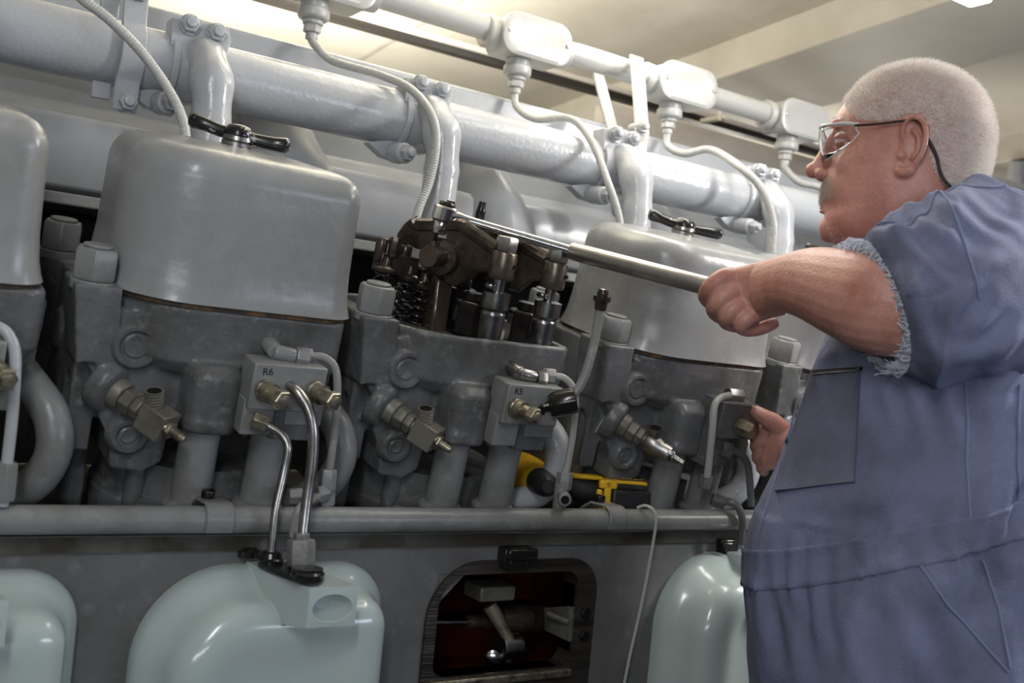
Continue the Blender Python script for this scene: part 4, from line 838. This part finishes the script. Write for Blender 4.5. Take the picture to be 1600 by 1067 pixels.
    hand_seg([(1200, 428, 1.425, .014), (1170, 428, 1.455, .0135), (1142, 434, 1.478, .0125), (1122, 442, 1.485, .0105)])
    # far arm and hand
    limb([(M_(1500, 420, -.14), .07, .065), (M_(1400, 560, -.25), .055, .05), (M_(1335, 650, -.30), .05, .045), (atD(1270, 690, 1.68), .038, .033), (atD(1236, 698, 1.70), .031, .026), (atD(1222, 700, 1.705), .033, .024)])
    limb([(atD(1228, 698, 1.70), .036, .024), (atD(1212, 694, 1.71), .044, .022), (atD(1200, 690, 1.715), .042, .018)], 4, 18)
    hand_seg([(1222, 672, 1.70, .016), (1208, 660, 1.70, .0155), (1194, 652, 1.70, .0135), (1184, 645, 1.705, .0115), (1177, 639, 1.71, .009)])
    hand_seg([(1204, 672, 1.715, .0125), (1190, 674, 1.725, .0118), (1180, 678, 1.74, .0110), (1180, 688, 1.755, .0098)])
    hand_seg([(1208, 690, 1.71, .0130), (1192, 690, 1.715, .0122), (1182, 696, 1.73, .0114), (1186, 706, 1.75, .0098)])
    hand_seg([(1210, 706, 1.71, .0128), (1194, 708, 1.715, .0120), (1184, 714, 1.73, .0108), (1190, 722, 1.75, .0095)])
    hand_seg([(1214, 720, 1.71, .0118), (1200, 724, 1.715, .0108), (1190, 730, 1.73, .0098), (1194, 738, 1.75, .0085)])
    return b
bm_ = body_shells()
bmesh.ops.recalc_face_normals(bm_, faces=bm_.faces)
body = put('body', bm_, M_SKIN, man, True, ang=180)
m = body.modifiers.new('remesh', 'REMESH'); m.mode = 'VOXEL'; m.voxel_size = .002; m.use_smooth_shade = True
m = body.modifiers.new('smooth', 'SMOOTH'); m.factor = .5; m.iterations = 6

# fingernail of the far thumb
b = NB(); ball(b, atD(1178.5, 636.5, 1.700), .0062, sc=(1.1, .8, .35), ax=(V((.9, .1, -.3)).normalized(), LV, V((.3, 0, .95)))); put('thumb_nail', b, mat('nail', (.62, .38, .32), .3), man, True)
# eyes, lips
for s in (1, -1):
    f = (lambda p: p) if s == 1 else mir
    b = NB(); ball(b, f(M_(1317, 218, .033)), .0115); eye = put('eye', b, M_EYEW, man, True)
    b = NB(); c = f(M_(1317, 218, .033)) + FW * .0085; ball(b, c, .005, sc=(.7, 1, 1), ax=(FW, LV, UP)); put('iris', b, mat('blue_grey_iris_%d' % (s + 1), (.08, .12, .14), .15), eye, True)
    b = NB(); c = f(M_(1317, 216, .034)); ball(b, c, .0125, sc=(1, 1.1, .45), ax=(FW, LV, (UP + FW * .2).normalized())); ball(b, f(M_(1318, 226, .034)), .0120, sc=(1, 1.1, .30), ax=(FW, LV, UP)); put('eyelid', b, M_SKIN, eye, True)
b = NB()
for py, w_, hgt, px0 in ((318, .019, .0040, 1282), (328, .017, .0050, 1281)):
    loft(b, [[M_(px, py) + LV * (ww * math.cos(a)) + UP * (hgt * k * math.sin(a)) + FW * (-.011 * abs(math.cos(a)) ** 2) for a in [2 * PI * j / 16 for j in range(16)]] for px, ww, k in ((px0 + 14, w_ * 1.2, 1), (px0 + 3, w_, 1), (px0, w_ * .75, .7), (px0 - 1, w_ * .3, .25))])
put('lips', b, M_LIP, man, True)

# ---- cropped white hair
def inpoly(x, y, P):
    c = False; j = len(P) - 1
    for i in range(len(P)):
        if (P[i][1] > y) != (P[j][1] > y) and x < (P[j][0] - P[i][0]) * (y - P[i][1]) / (P[j][1] - P[i][1]) + P[i][0]: c = not c
        j = i
    return c
HP = [(1330, 60), (1338, 128), (1322, 150), (1322, 168), (1340, 186), (1372, 190), (1400, 186), (1412, 178), (1440, 176), (1454, 200), (1452, 240), (1458, 262), (1476, 292), (1500, 300), (1640, 300), (1640, 60)]
def strand(bm, p, d, L, wd, bend=None):
    d = d.normalized(); s = d.cross(V((.3, .5, .8))).normalized() * wd; q = d.cross(s).normalized() * wd
    mid = p + d * L * .55; tip = p + d * L + (bend or V((0, 0, 0)))
    a = [bm.verts.new(p + s), bm.verts.new(p - s * .5 + q * .87), bm.verts.new(p - s * .5 - q * .87)]
    m_ = [bm.verts.new(mid + s * .7), bm.verts.new(mid - s * .35 + q * .6), bm.verts.new(mid - s * .35 - q * .6)]; t_ = bm.verts.new(tip)
    for i in range(3):
        j = (i + 1) % 3; bm.faces.new((a[i], a[j], m_[j], m_[i])); bm.faces.new((m_[i], m_[j], t_))
def surf_pt(fn, N, t, ph):
    p = fn(t, ph); e = .03; pu = fn(min(N - 1.001, t + e), ph) - fn(max(0, t - e), ph); pv = fn(t, ph + e) - fn(t, ph - e)
    n_ = pu.cross(pv).normalized()
    return p, n_
ctr = M_(1430, 230)
def fuzz(bm, count, poly, L, wd, back=.35, tmin=0.0, tmax=17.0, rnd=.35, inset=.0015):
    k = 0; tries = 0
    while k < count and tries < count * 12:
        tries += 1
        t = random.uniform(tmin, tmax); ph = random.uniform(0, 2 * PI)
        if t < 3 and random.random() > (t + .3) / 3.3: continue
        p, n_ = surf_pt(hfn, HN, t, ph)
        if (p - ctr).dot(n_) < 0: n_ = -n_
        q = p if loc(p).y >= 0 else mir(p)
        x, y = pxl(q)
        if not inpoly(x, y, poly): continue
        d = n_ + V((random.uniform(-rnd, rnd), random.uniform(-rnd, rnd), random.uniform(-rnd, rnd))) - FW * back - UP * back * .5
        strand(bm, p - n_ * inset, d, L * random.uniform(.6, 1.25), wd); k += 1
b = NB(); fuzz(b, 30000, HP, .0085, .00030, rnd=.5); hair = put('hair', b, M_HAIR, man, True, smooth=False)
b = NB(); NR, NS = 120, 150                       # pale close-cropped undercoat below the longer tips
gv = {}
def gvert(k, j):
    j %= NS
    if (k, j) not in gv: p, n_ = surf_pt(hfn, HN, 16.5 * k / NR, 2 * PI * j / NS); n_ = -n_ if (p - ctr).dot(n_) < 0 else n_; gv[k, j] = b.verts.new(p + n_ * .0006)
    return gv[k, j]
for k in range(1, NR):
    for j in range(NS):
        p = hfn(16.5 * (k + .5) / NR, 2 * PI * (j + .5) / NS); q = p if loc(p).y >= 0 else mir(p); x, y = pxl(q)
        if inpoly(x, y, HP): b.faces.new((gvert(k, j), gvert(k, j + 1), gvert(k + 1, j + 1), gvert(k + 1, j)))
put('undercoat', b, mat('pink_grey_scalp', (.60, .47, .42), .6, dirt=(.50, .33, .29), dscale=60), hair, True, ang=180)
b = NB()
for k in range(2400):
    t = random.uniform(11.0, 12.8); ph = random.gauss(0, .30)
    if abs(ph) > .95: continue
    p, n_ = surf_pt(hfn, HN, t, ph); n_ = -n_ if (p - ctr).dot(n_) < 0 else n_
    strand(b, p - n_ * .001, n_ * random.uniform(.35, .8) - UP * 1.0 + LV * (ph * .5) + V([random.uniform(-.35, .35) for _ in range(3)]), random.uniform(.007, .014), .00020, -FW * .0015)
put('moustache', b, M_BEARD, man, True, smooth=False)
b = NB(); fuzz(b, 900, [(1275, 345), (1300, 345), (1320, 372), (1335, 396), (1290, 396)], .0030, .00016, 0, 13.5, 18.5)
put('stubble', b, M_HAIR, man, True, smooth=False)
b = NB()
for s in (1, -1):
    fuzz(b, 130, [(1303, 182), (1336, 184), (1336, 191), (1303, 191)], .008, .0002, -.3, 4.5, 7.5, .3, -.001)
put('eyebrow', b, M_HAIR, man, True, smooth=False)
b = NB()       # fine hair along the forearm
for k in range(900):
    u_ = random.random(); c = atD(1395, 475, 1.19).lerp(atD(1215, 443, 1.365), u_); R_ = .0555 * (1 - u_) + .034 * u_; a = random.uniform(-.6, 1.25)
    vd = -ray(1300, 450).normalized(); nrm = (UP * math.sin(a + .35) + vd * math.cos(a + .35)).normalized()
    strand(b, c + nrm * (R_ * .93), nrm * .8 + V((-.5, .3, -.1)) + V([random.uniform(-.4, .4) for _ in range(3)]), random.uniform(.006, .011), .00013)
put('arm_hair', b, mat('sandy_arm_hair', (.36, .22, .13), .5), man, True, smooth=False)

# ---- safety glasses
top = [(1284, 204, 0), (1281, 200, .02), (1284, 197, .045), (1295, 195, .063), (1318, 193, .072), (1342, 194, .076)]
bot = [(1288, 236, 0), (1289, 251, .02), (1291, 250, .045), (1301, 243, .062), (1322, 229, .071), (1343, 208, .075)]
def spl(c, n=6): return catmull([M_(*q) for q in c], n)
Tn, Bn = spl(top), spl(bot)
fullT = [mir(p) for p in Tn[::-1]] + Tn[1:]; fullB = [mir(p) for p in Bn[::-1]] + Bn[1:]
b = NB(); K = 6
rows = [[t_.lerp(q_, k / K) + FW * (.004 * math.sin(PI * k / K)) for t_, q_ in zip(fullT, fullB)] for k in range(K + 1)]
G = [[b.verts.new(p) for p in r] for r in rows]
for r0, r1 in zip(G, G[1:]):
    for i in range(len(r0) - 1): b.faces.new((r0[i], r0[i + 1], r1[i + 1], r1[i]))
gl = put('safety_glasses', b, M_GLASS, man, True, ang=180); m = gl.modifiers.new('solid', 'SOLIDIFY'); m.thickness = .0016; m.offset = 0
b = NB(); sweep(b, fullT, .0024, 8); sweep(b, fullB, .0009, 6); 
for s in (0, -1): sweep(b, catmull([r[s] for r in rows], 2), .0012, 6)
put('rim', b, mat('pale_clear_rim', (.62, .62, .62), .2, coat=.5), gl, True)
M_TEMPLE = mat('dark_metal_temple', (.10, .09, .085), .3, .8)
for f in ((lambda p: p), mir):
    b = NB(); sweep(b, catmull([f(M_(*q)) for q in ((1336, 196, .0765), (1372, 193.5, .083), (1408, 189, .0875), (1428, 187, .086), (1442, 196, .084), (1449, 214, .084))], 6), .0016, 8); put('temple_arm', b, M_TEMPLE, gl, True)
b = NB()
for f in ((lambda p: p), mir):
    P = catmull([f(M_(*q)) for q in ((1447, 212, .085), (1456, 228, .0835), (1464, 246, .082), (1469, 268, .081), (1478, 284, .080), (1492, 296, .076), (1510, 300, .066))], 6)
    sweep(b, P, .0022, 8, lambda i: 1.0)
put('neck_cord', b, M_RUB, gl, True)

# ---- coveralls
BODY = [((1362, 388), (1548, 298), .080), ((1349, 397), (1585, 308), .112), ((1336, 415), (1618, 330), .165), ((1322, 448), (1645, 375), .205), ((1299, 510), (1660, 460), .218), ((1263, 580), (1672, 540), .222), ((1236, 650), (1680, 600), .228),
        ((1205, 720), (1682, 660), .236), ((1172, 790), (1682, 695), .243), ((1157, 850), (1682, 742), .244), ((1159, 915), (1684, 798), .243), ((1165, 980), (1686, 875), .24), ((1172, 1060), (1688, 985), .238), ((1182, 1150), (1690, 1110), .232), ((1230, 1240), (1680, 1210), .20)]
tfn, TN = station_fn(BODY, 2.25, .10)
def fold(x, y, fx, fy, w_, amp):                      # soft ridge along a direction in body space
    d = (x * fx + y * fy); return amp * math.exp(-(d / w_) ** 2)
def mkf(L_): return [(loc(M_(x0, y0, .2)), loc(M_(x1, y1, .2)), w_, a_) for x0, y0, x1, y1, w_, a_ in L_]
def folds(q, FL):
    if q.y < 0: return 0
    s = 0
    for A, B_, w_, a_ in FL:
        ax_, az = B_.x - A.x, B_.z - A.z; L2 = ax_ * ax_ + az * az; u_ = ((q.x - A.x) * ax_ + (q.z - A.z) * az) / L2
        if u_ < -.3 or u_ > 1.3: continue
        d = ((q.x - A.x) * az - (q.z - A.z) * ax_) / math.sqrt(L2) + .004 * math.sin(u_ * 5)
        e = math.exp(-((u_ - .5) / .5) ** 4)
        s += a_ * e * (math.exp(-(d / w_) ** 2) - .6 * math.exp(-((d - 1.7 * w_) / (1.1 * w_)) ** 2))
    return s * min(1, q.y / .08)
TF = mkf([(1430, 592, 1442, 700, .010, .006), (1482, 590, 1498, 705, .012, .007), (1385, 590, 1392, 665, .009, .005), (1612, 540, 1525, 700, .014, .011), (1610, 640, 1520, 780, .013, .010), (1612, 730, 1535, 830, .010, .007), (1575, 580, 1512, 650, .011, .008),
    (1235, 920, 1232, 1070, .011, .006), (1320, 915, 1345, 1070, .012, .007), (1400, 905, 1450, 1070, .012, .007), (1185, 925, 1190, 1060, .009, .005), (1278, 918, 1270, 1010, .009, .005), (1360, 790, 1470, 700, .016, .004), (1240, 800, 1400, 810, .016, -.004), (1480, 900, 1500, 1000, .012, .006), (1290, 545, 1262, 600, .008, .005)])
SF = mkf([(1420, 345, 1505, 425, .008, .006), (1398, 372, 1478, 470, .009, .007), (1455, 328, 1560, 405, .008, .006), (1505, 318, 1610, 395, .009, .007), (1612, 410, 1500, 535, .012, .008), (1610, 480, 1535, 570, .011, .008), (1430, 470, 1445, 560, .010, .006), (1545, 420, 1460, 500, .010, .006), (1360, 385, 1440, 392, .007, .005), (1490, 560, 1600, 525, .010, .006)])
def tsurf(t, ph, off=0.0):
    p, n_ = surf_pt(tfn, TN, t, ph); c = (tfn(t, 0) + tfn(t, PI)) / 2
    if (p - c).dot(n_) < 0: n_ = -n_
    q = loc(p)
    k = 1 if off == 0 else 1
    disp = .006 * noise.noise(V((q.x * 9, q.y * 9, q.z * 4))) + .0035 * noise.noise(V((q.x * 22 + q.z * 8, q.y * 22, q.z * 9 + 5)))
    gather = math.exp(-((t - 9.6) / 1.1) ** 2); disp += gather * .0030 * math.sin(ph * 46 + 3 * noise.noise(V((ph * 3, t, 0))))
    disp += folds(q, TF)
    rdg = lambda v: (1 - abs(noise.noise(v))) ** 3
    disp += .026 * rdg(V((q.x * 5 + q.z * 2.5, q.y * 3, q.z * 1.6 - q.x * 1.5 + 2))) * max(.15, min(1, .5 - q.x * 2.6)) - .009
    if q.z > -.33 and q.z < .1: disp += .007 * math.exp(-((q.x + .02) / .13) ** 2) * math.sin(q.x * 95 + 2.5 * noise.noise(q * 4)) * max(0, (q.z + .33) / .43) * (1 if q.y > 0 else 0)
    if q.z < -.44: disp += .010 * rdg(V((q.x * 7, q.y * 5, q.z * 2))) - .004
    diag = q.x * .8 - q.z * .6; disp += .0055 * max(0, -q.x * 3 + .1) * math.sin(diag * 55 + 2 * noise.noise(q * 5))
    return p + n_ * (disp + off)
b = NB(); NR, NS = 150, 180
loft(b, [[tsurf(min(TN - 1.0001, (TN - 1) * k / NR), 2 * PI * j / NS) for j in range(NS)] for k in range(NR + 1)], False, True)
for s in (1, -1):         # trouser legs
    z0 = loc(M_(1450, 1080)).z; base = loc(M_(1450, 1080)).x
    sweep(b, [wor((base, s * .115, z0 + .02)), wor((base, s * .115, z0 - .2)), wor((base + .01, s * .11, z0 - .42)), wor((base, s * .11, -1.22 - CM.z))], lambda i: (.125, .12, .10, .095)[i], 30)
put('coverall', b, M_DENIM, man, True, ang=180)
for s in (1, -1):
    b = NB(); q = wor((base + .05, s * .10, -1.32 - CM.z)); 
    loft(b, [[q + FW * (xx * sc_) + LV * (yy * sc_) + V((0, 0, z)) for xx, yy in rrect(-.13, .15, -.05, .05, (.045, .05, .05, .045), 6)] for z, sc_ in ((0, 1), (.03, 1.0), (.05, .92), (.085, .7), (.10, .5))])
    put('boot', b, M_BLACK, man, True)
def band(t_a, t_b, off, name, m, phs=(0, 2 * PI), n=160, hem=True):
    b = NB(); full = abs(phs[1] - phs[0] - 2 * PI) < 1e-6
    ks = [phs[0] + (phs[1] - phs[0]) * k / n for k in range(n if full else n + 1)]
    loft(b, [[tsurf(t_a + (t_b - t_a) * u_, ph, o) for ph in ks] for u_, o in ((0, -.002), (.0, off), (.07, off + .0016), (.14, off + .0002), (.5, off), (.86, off + .0002), (.93, off + .0016), (1, off), (1, -.002))], False, False, full)
    return put(name, b, m, man, True, ang=60)
band(8.93, 9.82, .0022, 'waistband', M_DENIM)
# patches laid on the cloth by looking up the coverall surface
bvh = None
def surf_grid(n1=220, n2=260):
    vs, fs = [], []
    for k in range(n1 + 1):
        for j in range(n2): vs.append(tsurf(min(TN - 1.0001, (TN - 1) * k / n1), 2 * PI * j / n2))
    for k in range(n1):
        for j in range(n2): j2 = (j + 1) % n2; fs.append((k * n2 + j, k * n2 + j2, (k + 1) * n2 + j2, (k + 1) * n2 + j))
    return BVHTree.FromPolygons(vs, fs)
bvh = surf_grid()
def on_cloth(px, py, lift):
    r = ray(px, py).normalized(); h, n_, _, _ = bvh.ray_cast(V((0, 0, 0)), r)
    if h is None: return M_(px, py, .1)
    if n_.dot(r) > 0: n_ = -n_
    return h + n_ * lift
def patch(name, quad, m, lift=.003, nu=16, nv=18):
    b = NB(); A, B_, C2, D2 = [V((*q, 0)) for q in quad]
    def g(u_, v_, l): q = (A.lerp(B_, u_)).lerp(D2.lerp(C2, u_), v_); return on_cloth(q.x, q.y, l)
    def lift_at(u_, v_): e = min(u_, 1 - u_, 1 - v_) ; return lift + (.0016 if e < .03 else 0)
    topv = [[b.verts.new(g(i / nu, j / nv, lift_at(i / nu, j / nv))) for i in range(nu + 1)] for j in range(nv + 1)]
    botv = [[b.verts.new(g(i / nu, j / nv, -.001)) for i in range(nu + 1)] for j in range(nv + 1)]
    for j in range(nv):
        for i in range(nu): b.faces.new((topv[j][i], topv[j][i + 1], topv[j + 1][i + 1], topv[j + 1][i])); b.faces.new((botv[j][i], botv[j + 1][i], botv[j + 1][i + 1], botv[j][i + 1]))
    for i in range(nu):
        b.faces.new((topv[0][i], botv[0][i], botv[0][i + 1], topv[0][i + 1])); b.faces.new((topv[nv][i], topv[nv][i + 1], botv[nv][i + 1], botv[nv][i]))
    for j in range(nv):
        b.faces.new((topv[j][0], topv[j + 1][0], botv[j + 1][0], botv[j][0])); b.faces.new((topv[j][nu], botv[j][nu], botv[j + 1][nu], topv[j + 1][nu]))
    return put(name, b, m, man, True, ang=50)
patch('chest_pocket', [(1272, 585), (1346, 577), (1336, 754), (1213, 768)], M_DENIM2, .0026)
def cord_on(pts, r=.0013, lift=.001, n=14):
    P = []
    for (x0, y0), (x1, y1) in zip(pts, pts[1:]): P += [on_cloth(x0 + (x1 - x0) * k / n, y0 + (y1 - y0) * k / n, lift) for k in range(n)]
    P.append(on_cloth(*pts[-1], lift)); return P
b = NB()
for pts in ([(1507, 585), (1512, 640), (1510, 720), (1517, 812)], [(1438, 882), (1480, 945), (1530, 1000), (1575, 1050)], [(1535, 875), (1560, 950), (1578, 1045)], [(1592, 600), (1590, 700), (1592, 800)], [(1335, 590), (1325, 745), (1222, 757)], [(1243, 640), (1215, 740), (1186, 830)]):
    b = NB(); sweep(b, cord_on(pts), .0016, 8); put('seam', b, M_SEAM, man, True)
# near sleeve with frayed cut-off edge
SL = [((1337, 376), (1404, 581), .235, .066), ((1356, 367), (1428, 585), .236, .078), ((1395, 352), (1470, 588), .236, .090), ((1440, 331), (1525, 582), .222, .100), ((1485, 309), (1585, 570), .190, .105), ((1535, 297), (1640, 545), .140, .105), ((1590, 303), (1690, 520), .09, .09)]
def sring(t, ph, off=0):
    i = min(int(t), len(SL) - 2); tt = t - i; g = lambda j: SL[max(0, min(len(SL) - 1, j))]
    mix = lambda f: cr(f(g(i - 1)), f(g(i)), f(g(i + 1)), f(g(i + 2)), tt)
    tp = M_(mix(lambda s: s[0][0]), mix(lambda s: s[0][1]), mix(lambda s: s[2])); bt = M_(mix(lambda s: s[1][0]), mix(lambda s: s[1][1]), mix(lambda s: s[2])); dh = mix(lambda s: s[3])
    c = (tp + bt) / 2; h = (tp - bt) / 2; e2 = LV * dh - FW * (.026 * (1 - t / 6))
    p = c + h * math.sin(ph) + e2 * math.cos(ph)
    n_ = (h.normalized() * math.sin(ph) + LV * math.cos(ph)).normalized(); q = loc(p)
    d = .0045 * noise.noise(V((q.x * 16, q.y * 16, q.z * 16))) + .004 * math.sin((q.x * .75 + q.z * .9) * 70 + 3 * noise.noise(q * 6)) * min(1, t) * (.4 + .6 * (math.sin(ph) > 0)) + .002 * noise.noise(q * 45)
    d += folds(q, SF)
    rg = (1 - abs(noise.noise(V((q.x * 9 + q.z * 7, q.y * 7, q.z * 5 - q.x * 4 + 1))))) ** 3
    d += .020 * rg * min(1, .25 + t * .5) - .005
    return p + n_ * (d + off)
b = NB(); NR, NS = 110, 150
loft(b, [[sring(6 * (NR - k) / NR, 2 * PI * j / NS) for j in range(NS)] for k in range(NR + 1)] + [[sring(0.0, 2 * PI * j / NS, -.004) for j in range(NS)], [sring(1.2, 2 * PI * j / NS, -.006) for j in range(NS)], [sring(3, 2 * PI * j / NS, -.010) for j in range(NS)]], False, False)
slv = put('sleeve', b, M_DENIM, man, True, ang=180)
b = NB()
for k in range(1150):
    ph = random.uniform(0, 2 * PI); p = sring(random.uniform(0, .07), ph, random.uniform(-.002, .0035)); c = sring(.6, ph); out = (p - c).normalized()
    cl = .5 + .5 * noise.noise(V((ph * 4, 0, 0))) + .4 * noise.noise(V((ph * 13, 3, 0)))
    L_ = max(.006, .026 * cl) * random.uniform(.6, 1.2); r3 = lambda s: V([random.uniform(-s, s) for _ in range(3)])
    sd_ = (p - sring(0, ph + .1)).normalized() * random.uniform(-.004, .004); nn = (sring(0, ph, .01) - sring(0, ph, 0)) * random.uniform(0, .4); q1 = p + out * L_ * .5 + r3(.0025) + sd_ + nn; q2 = p + out * L_ + r3(.005) - UP * .001
    sweep(b, catmull([p - out * .002, q1, q2], 3), .0005, 4)
put('frayed_edge', b, M_FRAY, slv, True)
P = [on_cloth(1250, 500, 0)]
patch('pocket_opening', [(1276, 580), (1349, 574), (1346, 580), (1274, 588)], M_INK, .0042, 12, 3)
b = NB(); P = [sring(t, 1.15 + .12 * math.sin(t * 2), .001) for t in [6 * k / 50 for k in range(2, 51)]]; sweep(b, P, .0015, 8)
put('shoulder_seam', b, M_SEAM, slv, True); b = NB(); P = [sring(3.3 + .3 * math.sin(ph), ph, .001) for ph in [(-.2 + 2.4 * k / 40) for k in range(41)]]; sweep(b, P, .0015, 8); put('shoulder_seam', b, M_SEAM, slv, True)
# far sleeve
b = NB(); Pf = [M_(1520, 400, -.12), M_(1440, 480, -.20), M_(1395, 560, -.25)]; sweep(b, catmull(Pf, 8), lambda i: .095 - .0005 * i, 30, cap=False); fs = put('sleeve', b, M_DENIM, man, True); m = fs.modifiers.new('solid', 'SOLIDIFY'); m.thickness = .003
# collar
CO = [((1352, 386), (1545, 292), .084), ((1350, 378), (1552, 288), .090), ((1343, 388), (1572, 296), .104), ((1338, 398), (1592, 310), .122)]
cfn, CN = station_fn(CO, 2.2, .1)
b = NB(); loft(b, [[cfn(3 * min(.9999, k / 12), 2 * PI * j / 60) for j in range(60)] for k in range(13)], False, False)
cl_ = put('collar', b, M_DENIM, man, True, ang=180); m = cl_.modifiers.new('solid', 'SOLIDIFY'); m.thickness = .0025
